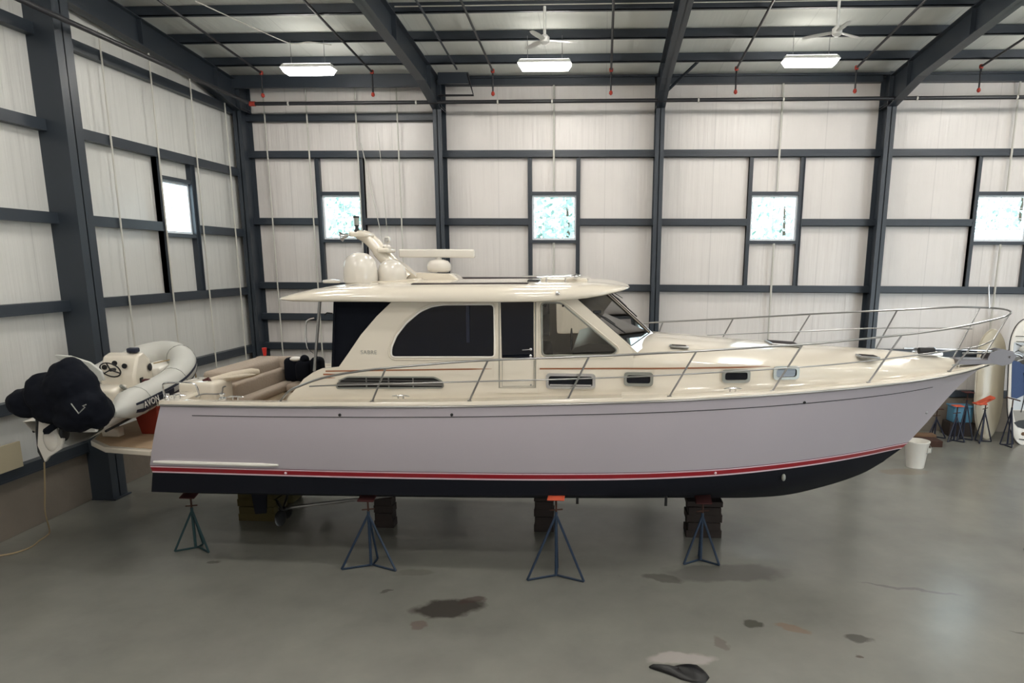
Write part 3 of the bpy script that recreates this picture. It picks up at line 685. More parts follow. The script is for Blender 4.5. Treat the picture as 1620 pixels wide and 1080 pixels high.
# side door
m = MB(); dfn = lambda a, z: (a, ysd(z)-.012, z)
for loop in ([(-1.565, 2.95), (-1.565, 4.29), (-1.015, 4.30), (-1.015, 2.96)],): m.tube([dfn(*p) for p in loop], .006, 4, closed=True)
m.tube([dfn(-1.52, 3.36), dfn(-1.52, 2.97), dfn(-1.035, 2.98), dfn(-1.035, 3.37)], .004, 4)
m.build('door_seam', 'port_frame', yacht)
m = MB()
m.panel([(-1.66, 2.86), (-.97, 2.87), (-.97, 4.31), (-1.64, 4.30)], [[(-1.58, 2.94), (-1.0, 2.95), (-1.0, 4.275), (-1.575, 4.265)]], lambda a, z: (a, ysd(z)-.010, z), (0, .02, 0))
door = m.build('side_door', 'gelcoat', yacht)
MB().lathe([(.02, 0), (.02, .015), (.012, .02)], (-1.085, ysd(3.54), 3.54), 12, ax=(0, -1, 0)).tube([(-1.085, ysd(3.54)-.03, 3.54), (-1.15, ysd(3.54)-.035, 3.535), (-1.21, ysd(3.54)-.03, 3.53)], .010, 6).build('door_handle', 'chrome', door)
MB().lathe([(.022, 0), (.022, .012), (.01, .018)], (-1.085, ysd(3.44), 3.44), 12, ax=(0, -1, 0)).build('door_lock', 'chrome', door)
MB().lathe([(.012, 0), (.012, .012), (.006, .016)], (-1.08, ysd(3.0)-.01, 3.0), 10, ax=(0, -1, 0)).build('door_latch', 'port_frame', door)
for x in (-.87, -.60): MB().lathe([(.018, 0), (.018, .012)], (x, ysd(4.2)-.004, 4.195), 10, ax=(0, -1, 0)).build('glass_clip', 'rubber', yacht)
# brown boot stripes along the cabin side
def sstripe(x0, x1, z0, z1, w=.018, n=24):
    m = MB(); r = []
    for k in range(n+1):
        x = x0+(x1-x0)*k/n; z = z0+(z1-z0)*k/n; y = ysd(z)-.004 if x < .45 else YC-bt(x)+.005*0-.004
        if x >= .45: y = YC-(bt(x)-.02)-.012
        ww = w*(1 if k < n-3 else (n-k)/3*.8+.2)
        r.append([(x, y, z-ww/2), (x, y, z+ww/2)])
    m.grid(r); return m
sstripe(-4.27, -1.68, 3.165, 3.235, .022).build('accent_stripe', 'brown_stripe', yacht)
sstripe(-.95, 2.55, 3.245, 3.30, .024).build('accent_stripe', 'brown_stripe', yacht)
sstripe(-4.31, -4.06, 3.115, 3.12, .025, 4).build('accent_stripe', 'brown_stripe', yacht)
sstripe(-4.35, -4.12, 3.06, 3.065, .025, 4).build('accent_stripe', 'brown_stripe', yacht)
# engine-room vent grille
gl = round_poly([(-4.10, 2.915), (-2.44, 2.945), (-2.46, 3.03), (-2.58, 3.085), (-3.93, 3.07), (-4.04, 3.02)], .03, 3)
m = MB(); fnv = lambda a, z: (a, ysd(z)-.014, z); m.panel(offset_poly(gl, .022), [gl], fnv, (0, .016, 0)); vent = m.build('vent_grille', 'port_frame', yacht)
m = MB(); m.panel(gl, [], lambda a, z: (a, ysd(z)-.003, z), (0, .003, 0)); m.build('vent_recess', 'black_plastic', vent)
m = MB()
for z in (2.965, 3.0, 3.035): m.box((-4.07, ysd(z)-.014, z-.004), (-2.45, ysd(z)-.006, z+.004))
m.box((-4.09, ysd(2.975)-.022, 2.968), (-2.43, ysd(2.975)-.01, 2.992))
for x in (-3.63, -3.28, -2.9): m.box((x-.01, ysd(3)-.017, 2.93), (x+.01, ysd(3)-.006, 3.075))
m.build('vent_louver', 'brushed', vent)
# opening portlights
for i, ((x0, x1), (z0, z1)) in enumerate(ports):
    xm = (x0+x1)/2; yb = (lambda x: 10.26) if i < 2 and x1 < .45 else (lambda x: YC-bt(max(x, .45))+.008)
    if i == 1: yb = lambda x: 10.262
    ou = round_poly([(x0-.03, z0-.03), (x1+.03, z0-.03), (x1+.03, z1+.03), (x0-.03, z1+.03)], .06, 4); inn = round_poly([(x0+.012, z0+.012), (x1-.012, z0+.012), (x1-.012, z1-.012), (x0+.012, z1-.012)], .04, 4)
    m = MB(); m.panel(ou, [inn], lambda a, z: (a, yb(a)-.035, z), (0, .05, 0)); pf = m.build('portlight', 'chrome' if i == 0 else 'port_frame', yacht)
    m = MB(); m.panel(offset_poly(inn, .005), [], lambda a, z: (a, yb(a)-.012, z), (0, .006, 0)); m.build('portlight_glass', 'dark_glass', pf)
    if i == 0: MB().box((x0+.03, yb(x0)-.04, z0+.02), (x1-.03, yb(x0)-.02, z0+.045)).build('portlight_rail', 'chrome', pf)
# maker's name on the aft pillar
def text(s, size, mt, M, parent, name='nameplate', ext=.002, label=None):
    cu = bpy.data.curves.new(name, 'FONT'); cu.body = s; cu.size = size; cu.extrude = ext; cu.align_x = 'CENTER'; cu.align_y = 'CENTER'; cu.space_character = 1.1
    tmp = bpy.data.objects.new(name, cu); COL.objects.link(tmp); bpy.context.view_layer.update()
    me = bpy.data.meshes.new_from_object(tmp); bpy.data.objects.remove(tmp); me.name = name; me.materials.clear(); me.materials.append(MATS[mt])
    o = bpy.data.objects.new(name, me); COL.objects.link(o); o.parent = parent
    p = parent
    while p.parent: p = p.parent
    o.matrix_local = Matrix.Translation(-p.location) @ M
    if label: o['label'] = label
    return o
text('SABRE', .085, 'port_frame', Matrix.Translation((-3.585, ysd(3.5)-.004, 3.46)) @ Matrix.Rotation(PI/2, 4, 'X'), yacht, label='small grey raised letters')

# ---- windshield: two raked panes meeting on the centreline
for s in (-1, 1):
    A0 = Vector((.42, YC+s*1.60, 3.60)); A1 = Vector((-.46, YC+s*1.535, 4.335)); C0 = Vector((.84, YC, 3.665)); C1 = Vector((.06, YC, 4.36))
    def bil(u, v): return (A0*(1-u)+C0*u)*(1-v)+(A1*(1-u)+C1*u)*v
    out_ = [(0, -.12), (1, -.12), (1, 1), (0, 1)]; inn = round_poly([(.025, .0), (.965, .0), (.965, .965), (.025, .95)], .03, 3)
    nrm = (C0-A0).cross(A1-A0).normalized()*-s*-1
    if nrm.x < 0: nrm = -nrm
    m = MB(); m.panel(out_, [inn], bil, -nrm*.05); m.build('windshield_frame', 'gelcoat', yacht, smooth=30)
    m = MB(); m.panel(offset_poly(inn, .008), [], lambda u, v: bil(u, v)-nrm*.02, -nrm*.006); ws = m.build('windshield', 'shield_glass', yacht, smooth=0)
    ins = offset_poly(inn, -.006); m = MB(); m.tube([bil(*p)+nrm*.002 for p in inn], .008, 5, closed=True); m.build('windshield_seal', 'rubber', ws)
    # wiper
    u0 = .62 if s > 0 else .02; 
    m = MB()
    p = lambda u, v, d: bil(u, v)+nrm*d
    if s < 0:
        m.tube([p(.0, .62, .03), p(.06, .5, .06), p(.1, .36, .06)], .009, 5); m.tube([p(.015, .64, .04), p(.12, .18, .05)], .012, 5)
        m.tube([p(.0, .66, .03), p(.05, .6, .08)], .022, 6)
    else:
        m.tube([p(.9, .98, .03), p(.88, .72, .07), p(.93, .55, .05)], .009, 5); m.tube([p(.93, .92, .04), p(.9, .30, .05)], .012, 5); m.tube([p(.97, .97, .05), p(.90, .68, .12)], .006, 5)
    m.build('wiper', 'rubber', yacht)
# inside the cabin: sole, helm console, helm seat, aft curtain
MB().box((-4.0, 10.4, 2.70), (.3, 13.4, 2.74)).build('cabin_sole', 'interior', yacht)
m = MB(); m.prism([(-.55, 10.45, 2.8), (.42, 10.45, 2.8), (.42, 10.45, 3.52), (.15, 10.45, 3.60), (-.2, 10.45, 3.62), (-.45, 10.45, 3.54)], (0, 2.9, 0)); m.build('helm_console', 'black_plastic', yacht)
m = MB(); m.rbox((-1.35, 10.7, 2.9), (-.95, 13.1, 3.36), .08); m.rbox((-1.4, 10.7, 3.3), (-1.25, 11.3, 3.55), .06); m.build('helm_seat', 'canvas', yacht)
m = MB(); m.tube([Vector((-.5, 11.0+.17*math.cos(a), 3.62+.17*math.sin(a))) for a in [k*2*PI/20 for k in range(20)]], .012, 6, closed=True); m.tube([(-.5, 11.0, 3.79), (-.5, 11, 3.45)], .01, 5); m.build('helm_wheel', 'rubber', yacht)
for s in (-1, 1):
    ya = 10.37 if s < 0 else 2*YC-10.37-.03
    m = MB(); m.prism([(-4.09, ya, 4.26), (-3.15, ya, 4.26), (-4.03, ya, 3.21), (-4.19, ya, 3.21)], (0, .03, 0)); m.build('side_curtain', 'canvas', yacht, label='black canvas side curtain')
m = MB(); m.add([(-4.10, 10.33, 4.26), (-4.10, 13.47, 4.26), (-4.2, 13.47, 3.2), (-4.2, 10.33, 3.2), (-4.07, 10.33, 4.26), (-4.07, 13.47, 4.26), (-4.17, 13.47, 3.2), (-4.17, 10.33, 3.2)],
      [(0, 1, 2, 3), (4, 5, 6, 7), (0, 1, 5, 4), (1, 2, 6, 5), (2, 3, 7, 6), (3, 0, 4, 7)]); m.build('aft_curtain', 'canvas', yacht, label='black canvas aft curtain')
MB().tube([(-4.12, 10.31, 4.05), (-4.2, 10.3, 4.06), (-4.24, 10.3, 4.03)], .012, 5).build('curtain_hook', 'rubber', yacht)

# ---- hardtop
RX = [-5.0, -4.92, -4.7, -4.4, -4.0, -3.5, -2.5, -1.5, -1.0, -.6, -.25, .0, .2, .32, .39, .42]
def rwid(x): return sinterp(x, [-5.0, -4.92, -4.7, -4.3, -3.5, -1.0, -.5, 0, .25, .36, .42], [1.45, 1.60, 1.70, 1.75, 1.77, 1.76, 1.73, 1.62, 1.42, 1.18, .75])
def rbot(x): return sinterp(x, [-5.0, -4.75, -4, -1.2, -.45, -.09, .22, .42], [4.255, 4.235, 4.235, 4.25, 4.29, 4.335, 4.395, 4.445])
def rtop(x): return sinterp(x, [-5.0, -4.9, -4.6, -4.14, -3.4, -2, -.5, 0, .3, .42], [4.285, 4.33, 4.41, 4.49, 4.52, 4.545, 4.555, 4.545, 4.50, 4.46])
rt = MB(); rr = []
for x in RX:
    w, a, c = rwid(x), rbot(x), rtop(x); h = c-a
    half = [(0, a+.03*min(1, h*5)), (w*.9, a+.012), (w-.05, a), (w-.012, a+.012), (w, a+h*.16), (w-.015, a+h*.36), (w-.07, a+h*.58), (w-.16, a+h*.74), (w-.30, a+h*.83), (w*.6, a+h*.92), (w*.3, a+h*.98), (0, c)]
    ring = [(x, YC-y, z) for y, z in half]+[(x, YC+y, z) for y, z in reversed(half[1:-1])]
    ring.append(ring[0]); rr.append(ring)
rt.grid(rr); n_ = len(rr[0])-1
rt.add(rr[0][:-1], [tuple(range(n_))]); rt.add(rr[-1][:-1], [tuple(range(n_))])
hard = rt.build('hardtop', 'gelcoat', yacht, smooth=50, label='long cream hardtop roof with overhanging ends')
def topz(x, y): 
    w = rwid(x); q = abs(y-YC)/w; a, c = rbot(x), rtop(x); h = c-a
    return a+h*interp(q, [0, .3, .6, 1-.3/w, 1-.16/w, 1], [1, .98, .92, .83, .74, .2])
# sunroof panels and dark strips on the roof
m = MB(); m.add([(-3.45, 12.9, 4.55), (-2.95, 10.52, topz(-3.0, 10.52)+.012), (-1.15, 10.52, topz(-1.15, 10.52)+.012), (-1.15, 12.9, 4.56), (-3.45, 12.9, 4.48), (-2.95, 10.52, 4.40), (-1.15, 10.52, 4.41), (-1.15, 12.9, 4.48)],
      [(0, 1, 2, 3), (4, 5, 6, 7), (0, 1, 5, 4), (1, 2, 6, 5), (2, 3, 7, 6), (3, 0, 4, 7)]); m.build('sunroof', 'skylight', hard, bevel=.008)
m = MB(); m.rbox((-1.2, 10.9, 4.47), (-1.02, 11.25, 4.56), .02); m.build('sunroof_latch', 'rubber', hard)
m = MB(); m.rbox((-1.0, 11.0, 4.5), (-.25, 12.8, 4.585), .03); m.build('roof_hatch', 'gelcoat', hard)
m = MB(); m.add([(-4.35, 12.2, 4.46), (-4.55, 10.55, topz(-4.55, 10.55)+.01), (-3.85, 10.55, topz(-3.85, 10.55)+.01), (-3.85, 12.2, 4.515), (-4.35, 12.2, 4.4), (-4.55, 10.55, 4.3), (-3.85, 10.55, 4.38), (-3.85, 12.2, 4.44)],
      [(0, 1, 2, 3), (4, 5, 6, 7), (0, 1, 5, 4), (1, 2, 6, 5), (2, 3, 7, 6), (3, 0, 4, 7)]); m.build('aft_roof_panel', 'port_frame', hard, bevel=.006)
# chrome trumpet horn pair and rail
m = MB(); 
for y, x0 in ((10.95, -1.05), (11.12, -1.0)):
    m.tube([(x0, y, 4.60), (x0+.35, y, 4.605), (x0+.52, y, 4.61), (x0+.6, y, 4.61), (x0+.63, y, 4.61)], [.012, .014, .02, .04, .055], 10)
m.tube([(-.9, 10.95, 4.60), (-.9, 10.95, 4.49)], .012, 6).tube([(-.6, 10.95, 4.60), (-.6, 10.95, 4.49)], .012, 6).tube([(-1.35, 11.5, 4.6), (-.5, 11.5, 4.63)], .010, 6)
m.build('air_horn', 'chrome', hard)
MB().rbox((-.70, YC-rwid(-.6)-.02, 4.365), (-.64, YC-rwid(-.6)+.03, 4.41), .01).build('side_light', 'chrome', hard)
# GPS disc, satellite domes, mast, radar
MB().lathe([(.14, 0), (.15, .02), (.14, .045), (.06, .06), (.005, .065)], (-4.62, 11.6, 4.47), 20).build('gps_antenna', 'dome_plastic', hard)
MB().lathe([(.22, -.06), (.27, -.03), (.275, .05), (.272, .20), (.25, .31), (.195, .395), (.115, .44), (.04, .452), (.003, .454)], (-4.02, 11.35, 4.52), 32).build('satellite_dome', 'dome_plastic', hard, label='nearer large white satellite dome')
MB().lathe([(.2, -.04), (.24, -.02), (.245, .05), (.235, .17), (.20, .27), (.14, .33), (.06, .36), (.003, .365)], (-3.58, 11.62, 4.50), 32).build('satellite_dome', 'dome_plastic', hard, label='farther white satellite dome')
m = MB()
for y in (11.92, 12.22):     # curved mast arms
    pts = smooth_path([(-3.42, y, 4.53), (-3.66, y, 4.74), (-3.86, y, 4.95), (-4.03, y, 5.16), (-4.2, y, 5.28), (-4.38, y, 5.30)], 5)
    m.tube(pts, [.11+.0*i for i in range(4)]+[.10]*8+[.085]*(len(pts)-16)+[.045]*4, 8)
m.build('mast', 'gelcoat', hard, smooth=60)
m = MB(); m.rbox((-4.3, 11.65, 5.24), (-4.02, 12.15, 5.32), .03); m.rbox((-3.85, 11.7, 4.98), (-3.65, 12.15, 5.06), .03); m.prism([(-3.95, 11.95, 4.52), (-3.2, 11.95, 4.53), (-3.5, 11.95, 4.78), (-3.8, 11.95, 4.95)], (0, .3, 0)); m.build('mast_base', 'gelcoat', hard, bevel=.03)
m = MB(); m.lathe([(.045, 0), (.05, .03), (.03, .06), (.03, .10), (.045, .12)], (-4.24, 11.9, 5.32), 14); m.lathe([(.05, .24), (.05, .27)], (-4.24, 11.9, 5.32), 14); m.build('mast_light_base', 'rubber', hard)
m = MB(); m.lathe([(.042, .12), (.042, .24)], (-4.24, 11.9, 5.32), 14); m.build('mast_light', 'port_frame', hard)
m = MB(); m.lathe([(.01, 0), (.03, .03), (.045, .10), (.085, .14)], (-4.28, 11.62, 5.27), 12, ax=(-1, 0, -.25)); m.build('hailer_horn', 'brushed', hard)
m = MB(); m.lathe([(.06, 0), (.07, .04), (.05, .07), (.03, .08)], (-3.70, 11.8, 5.04), 14); m.rbox((-3.73, 11.75, 5.14), (-3.64, 11.85, 5.25), .02); m.build('searchlight', 'dome_plastic', hard)
MB().lathe([(.035, 0), (.035, .01)], (-3.685, 11.746, 5.195), 14, ax=(0, -1, 0)).build('searchlight_lens', 'chrome', hard)
m = MB(); m.prism([(-3.18, 11.72, 4.5), (-2.42, 11.72, 4.5), (-2.6, 11.72, 4.63), (-3.2, 11.72, 4.65)], (0, .5, 0)); m.build('radar_platform', 'gelcoat', hard, bevel=.015)
MB().lathe([(.16, 0), (.20, .03), (.21, .08), (.20, .14), (.16, .19), (.08, .215), (.003, .22)], (-2.85, 11.97, 4.655), 28, sy=.85).build('radar_pedestal', 'dome_plastic', hard)
m = MB(); m.tube([(-2.85, 11.97, 4.8), (-2.85, 11.97, 4.95)], .05, 10); m.rbox((-3.54, 11.91, 4.90), (-2.22, 12.03, 5.045), .03); m.build('radar_antenna', 'dome_plastic', hard, label='long open array radar bar')
m = MB(); m.prism([(-3.95, 11.2, 4.50), (-3.0, 11.2, 4.50), (-3.1, 11.2, 4.56), (-3.4, 11.2, 4.53)], (0, .8, 0)); m.build('mast_fairing', 'gelcoat', hard, bevel=.01)
# hardtop support poles
m = MB()
for s in (-1, 1): m.tube(smooth_path([(-4.30, YC+s*1.6, 4.25), (-4.38, YC+s*1.6, 3.7), (-4.45, YC+s*1.62, 3.16)], 4), .024, 8)
m.build('support_pole', 'brushed', yacht)
MB().tube(smooth_path([(-4.42, 10.33, 3.98), (-4.52, 10.3, 3.94), (-4.55, 10.3, 3.8), (-4.55, 10.3, 3.55), (-4.5, 10.32, 3.45), (-4.43, 10.33, 3.4)], 4), .011, 6).build('grab_handle', 'chrome', yacht)

# ---- rails
def near(x, d=.12): return YC-(bs(x)-d)
nr = [(-4.88, 9.98, 2.74), (-4.74, 9.97, 2.89), (-4.56, 9.96, 2.98), (-4.13, 9.94, 3.13), (-3.5, 9.92, 3.245), (-2.99, 9.9, 3.305), (-2.18, 9.88, 3.385), (-1.53, 9.87, 3.432), (.13, 9.88, 3.515), (.94, 9.92, 3.56), (1.34, 9.96, 3.58),
      (2.32, 10.1, 3.635), (3.2, 10.31, 3.675), (4.18, 10.62, 3.74), (5.0, 10.97, 3.79), (5.7, 11.3, 3.85), (6.3, 11.58, 3.93), (6.68, 11.78, 3.995), (6.86, 11.98, 4.05), (6.83, 12.14, 4.085), (6.6, 12.25, 4.10), (6.08, 12.33, 4.10), (5.35, 12.62, 4.03), (4.11, 13.18, 3.91), (2.65, 13.6, 3.775), (1.01, 13.83, 3.655), (.8, 13.84, 3.62)]
rail = MB().tube(smooth_path(nr, 5), .0165, 8).build('bow_rail', 'brushed', yacht, label='polished steel top rail round the deck')
mr = [(-4.4, 9.95, 2.982), (-3.95, 9.93, 3.01), (-2.35, 9.88, 3.085), (-1.0, 9.87, 3.14), (.34, 9.89, 3.20), (.99, 9.92, 3.234), (1.82, 10.02, 3.275), (2.7, 10.18, 3.315), (3.48, 10.39, 3.35), (4.32, 10.68, 3.40), (4.95, 10.95, 3.44), (5.83, 11.42, 3.475), (6.25, 11.62, 3.52), (6.53, 11.8, 3.60)]
MB().tube(smooth_path(mr, 4), .011, 8).build('mid_rail', 'brushed', yacht)
fr = [(2.07, 13.72, 3.425), (4.14, 13.17, 3.59), (5.12, 12.75, 3.69), (6.3, 12.05, 3.755)]
MB().tube(smooth_path(fr, 4), .011, 8).build('mid_rail', 'brushed', yacht)
bases = [(-3.44, 2.79), (-1.96, 2.83), (-.5, 2.88), (.99, 2.935), (2.52, 2.99), (4.09, 3.06), (5.66, 3.13)]
tops = [(-3.21, 9.91, 3.275), (-1.67, 9.87, 3.425), (-.19, 9.87, 3.50), (1.36, 9.96, 3.58), (2.95, 10.25, 3.665), (4.6, 10.79, 3.765), (6.0, 11.45, 3.50)]
for (bx_, bz), tp in zip(bases, tops):
    p0 = Vector((bx_, near(bx_), bz-.02)); MB().tube([p0, tp], .0145, 8).lathe([(.035, 0), (.035, .012), (.02, .02)], p0+Vector((0, 0, .0)), 12).build('stanchion', 'brushed', yacht)
for p0, p1 in (((6.36, 11.8, 3.22), (6.77, 11.86, 4.02)), ((6.1, 12.2, 3.2), (6.5, 12.27, 4.10)), ((4.95, 12.85, 3.12), (5.27, 12.66, 4.02)), ((3.55, 13.5, 3.05), (3.92, 13.26, 3.89)), ((2.2, 13.8, 2.98), (2.55, 13.62, 3.765)), ((.95, 13.9, 2.92), (1.2, 13.81, 3.67))):
    MB().tube([p0, p1], .0145, 8).build('stanchion', 'brushed', yacht)
MB().tube([(6.62, 12.2, 4.1), (6.56, 12.2, 4.5)], .010, 6).build('flag_staff', 'brushed', yacht)
# cleats
def cleat(x, y, z, a=0):
    R = Matrix.Rotation(a, 3, 'Z'); m = MB(); P = lambda q: Vector((x, y, z))+R @ Vector(q)
    m.tube([P((-.13, 0, .045)), P((-.06, 0, .055)), P((.06, 0, .055)), P((.13, 0, .045))], [.008, .013, .013, .008], 8)
    for d in (-.04, .04): m.tube([P((d, 0, 0)), P((d, 0, .05))], .012, 8)
    m.build('deck_cleat', 'chrome', yacht)
cleat(-3.02, 9.98, 2.80); cleat(1.95, 10.17, 2.95); cleat(5.9, 11.62, 3.14, .4); cleat(-5.6, 10.02, 2.74)
# foredeck fittings
def hatch(x, y, z, sx, sy, tilt):
    R = Matrix.Rotation(tilt, 3, 'Y'); m = MB(); m.rbox((x-sx, y-sy, z-.02), (x+sx, y+sy, z+.02), .018, R=R); h = m.build('deck_hatch', 'brushed', yacht)
    m = MB(); m.rbox((x-sx+.04, y-sy+.04, z+.012), (x+sx-.04, y+sy-.04, z+.026), .006, R=R); m.build('hatch_glass', 'skylight', h)
hatch(3.05, 11.75, 3.50, .26, .26, .06); hatch(4.25, 11.15, 3.375, .16, .12, .06); hatch(1.2, 10.8, 3.545, .15, .08, .06)
m = MB(); m.tube([(5.25, 11.62, 3.42), (5.5, 11.62, 3.42)], .055, 12); m.build('windlass_motor', 'rubber', yacht)
m = MB(); m.lathe([(.07, 0), (.08, .03), (.045, .06), (.045, .10), (.07, .13), (.03, .14)], (5.55, 11.85, 3.32), 16); m.rbox((5.3, 11.7, 3.32), (5.7, 12.0, 3.38), .02); m.build('windlass', 'chrome', yacht)
m = MB(); m.tube([(5.0, 11.62, 3.46), (5.6, 11.75, 3.44), (6.7, 11.85, 3.40)], .012, 6); m.build('anchor_chain', 'brushed', yacht)
m = MB(); m.prism([(5.95, 11.72, 3.17), (6.7, 11.80, 3.20), (6.7, 11.80, 3.26), (5.95, 11.72, 3.27)], (0, .3, 0)); m.build('bow_pulpit', 'cast_metal', yacht, bevel=.015)
m = MB()
for y in (11.78, 12.0): m.prism([(6.45, y, 3.22), (6.72, y, 3.16), (6.86, y, 3.20), (6.93, y, 3.32), (6.86, y, 3.41), (6.68, y, 3.44), (6.5, y, 3.38)], (0, .012, 0))
m.tube([(6.83, 11.76, 3.31), (6.83, 12.04, 3.31)], .02, 8); m.build('anchor_roller', 'cast_metal', yacht)
m = MB(); m.tube([(6.1, 11.89, 3.35), (6.9, 11.89, 3.37), (7.05, 11.89, 3.33), (7.16, 11.89, 3.22)], [.018, .022, .025, .02], 8)
m.prism([(6.95, 11.78, 3.24), (7.30, 11.84, 3.33), (7.34, 11.89, 3.28), (7.22, 11.89, 3.17)], (0, .02, .02)); m.prism([(6.95, 12.0, 3.24), (7.30, 11.94, 3.33), (7.34, 11.89, 3.28), (7.22, 11.89, 3.17)], (0, .02, .02))
m.ell((7.2, 11.89, 3.24), (.14, .10, .08)); m.build('anchor', 'brushed', yacht, bevel=.005)
# ---- cockpit
m = MB(); m.rbox((-7.0, 11.5, 2.60), (-6.50, 13.55, 2.93), .08); m.rbox((-6.62, 11.5, 2.3), (-6.40, 13.5, 2.72), .05); m.rbox((-7.05, 13.38, 2.3), (-6.02, 13.62, 2.93), .09); m.build('settee_back', 'cushion', yacht, label='beige upholstered curved settee back')
m = MB(); m.rbox((-6.8, 11.5, 2.3), (-6.2, 13.45, 2.46), .06); m.rbox((-6.2, 12.9, 2.3), (-5.0, 13.45, 2.46), .06); m.build('settee_seat', 'cushion', yacht)
m = MB(); m.box((-6.78, 11.5, 2.0), (-6.25, 13.4, 2.3)); m.box((-6.3, 12.95, 2.0), (-4.3, 13.4, 2.3)); m.build('settee_base', 'gelcoat', yacht, bevel=.02)
m = MB(); m.rbox((-6.38, 13.25, 2.44), (-6.03, 13.5, 2.93), .09); m.build('seat_back', 'canvas', yacht, label='dark rounded seat back')
m = MB(); m.rbox((-6.98, 10.75, 2.45), (-6.35, 11.35, 2.87), .07); m.build('transom_locker', 'gelcoat', yacht)
MB().tube(smooth_path([(-6.93, 10.35, 2.70), (-6.95, 10.35, 2.86), (-6.88, 10.35, 2.93), (-6.5, 10.4, 2.92), (-6.42, 10.4, 2.84), (-6.40, 10.4, 2.70)], 4), .014, 8).build('grab_rail', 'chrome', yacht)
MB().tube(smooth_path([(-6.40, 10.3, 2.72), (-6.3, 10.35, 2.76), (-6.05, 10.4, 2.76), (-6.0, 10.4, 2.86), (-5.95, 10.4, 2.88)], 4), .012, 8).build('grab_rail', 'brushed', yacht)
MB().lathe([(.05, 0), (.055, .03), (.03, .05), (.03, .08), (.045, .10), (.02, .11)], (-5.85, 10.1, 2.72), 14).build('stern_winch', 'chrome', yacht)
cleat(-6.6, 10.15, 2.72, .2)
MB().lathe([(.05, 0), (.05, .05), (.035, .06), (.035, .09)], (-6.8, 10.2, 2.7), 12).build('stern_fitting', 'chrome', yacht)
# ---- swim platform
pl = [(-7.1, 10.1), (-7.95, 10.25), (-8.5, 10.65), (-8.7, 11.1), (-8.75, 12.7), (-8.5, 13.2), (-7.95, 13.6), (-7.1, 13.7)]
m = MB(); m.prism([(x, y, 1.79) for x, y in pl], (0, 0, .09)); plat = m.build('swim_platform', 'gelcoat', yacht, bevel=.02)
m = MB(); m.prism([(x*.985-.11, YC+(y-YC)*.94, 1.878) for x, y in pl], (0, 0, .01)); m.build('platform_teak', 'teak', plat)
m = MB()
for y in (11.0, 12.8): m.tube([(-7.15, y, 1.35), (-8.1, y, 1.77)], .03, 8)
m.build('platform_strut', 'brushed', plat)

# ================================================================== JACK STANDS AND BLOCKS
def jack(x, y, ztop, lab_, mt, tilt, r=.46, padm='red_pad', rot=0, name='jack_stand', grp='jack stands under the yacht', cat='jack stand'):
    """three legged stand; post foot on the far side, two feet toward the viewer"""
    t = thing(name, lab_, cat, (x, y, 0), grp)
    zt_ = ztop-.24; R = Matrix.Rotation(rot, 3, 'Z'); P = lambda a: Vector((x, y, 0))+R @ Vector(a)
    feet = [P((-r*.95, -.12, .02)), P((r*.95, -.12, .02)), P((0, r*.7, .02))]
    for f in feet: MB().tube([P((0, 0, zt_-.05)), f], .019, 6).build('leg', mt, t)
    m = MB()
    c_ = P((0, .08, .02))
    for f in feet: m.tube([c_, f], .017, 5)
    m.build('base_brace', mt, t)
    MB().tube([P((0, 0, zt_)), P((0, 0, .05))], .024, 8).build('post', mt, t)
    MB().tube([P((0, 0, zt_-.25)), P((0, 0, ztop-.03))], .016, 8).build('screw', 'rust', t)
    MB().tube([P((-.10, 0, zt_+.02)), P((.10, 0, zt_+.04))], .012, 6).build('handle', 'rust', t)
    Rp = R @ Matrix.Rotation(tilt, 3, 'X'); m = MB(); m.rbox(P((-.13, -.12, ztop-.02)), P((.13, .12, ztop+.004)), .010, R=Rp); m.build('pad', padm, t)
    return t
jack(-6.86, 10.62, 1.0, 'dark green jack stand under the stern, leftmost', 'jack_green', .3, r=.31)
jack(-3.66, 10.12, 1.20, 'navy blue jack stand, second from the stern', 'jack_blue', .3)
jack(-.67, 9.93, 1.335, 'weathered blue jack stand amidships with a red pad', 'jack_blue', .06, padm='orange_pad')
jack(1.66, 10.65, 1.10, 'dark blue jack stand nearest the bow', 'jack_blue', .35, r=.3)
def blocks(x, y, zt_, lab_, mt='dark_wood', w=.24, n=None):
    t = thing('keel_block', lab_, 'wooden blocks', (x, y, 0), 'timber blocks under the keel'); z = 0; k = 0
    while z < zt_-.01:
        h = min(.145, zt_-z); a, b = (w*.75, w*.5) if k % 2 == 0 else (w*.68, w*.55)
        MB().box((x-a, y-b, z), (x+a, y+b, z+h-.004)).build('timber', mt, t, bevel=.006); z += h; k += 1
blocks(-3.98, YC, .60, 'dark timber blocks stacked under the keel by the second jack stand')
blocks(-1.02, YC, .645, 'dark timber blocks stacked under the keel amidships')
blocks(1.86, YC, .68, 'timber blocks under the forefoot of the keel', w=.42)
blocks(-6.45, 12.2, .60, 'brown timber blocks under the keel at the stern', 'yellow_wood', w=.5)
m = MB(); m.rbox((-6.9, 12.9, 0), (-6.2, 13.4, .55), .05); tag(m.build('storage_bin', 'yellow_wood'), 'dull yellow bin on the floor beneath the stern', 'bin')
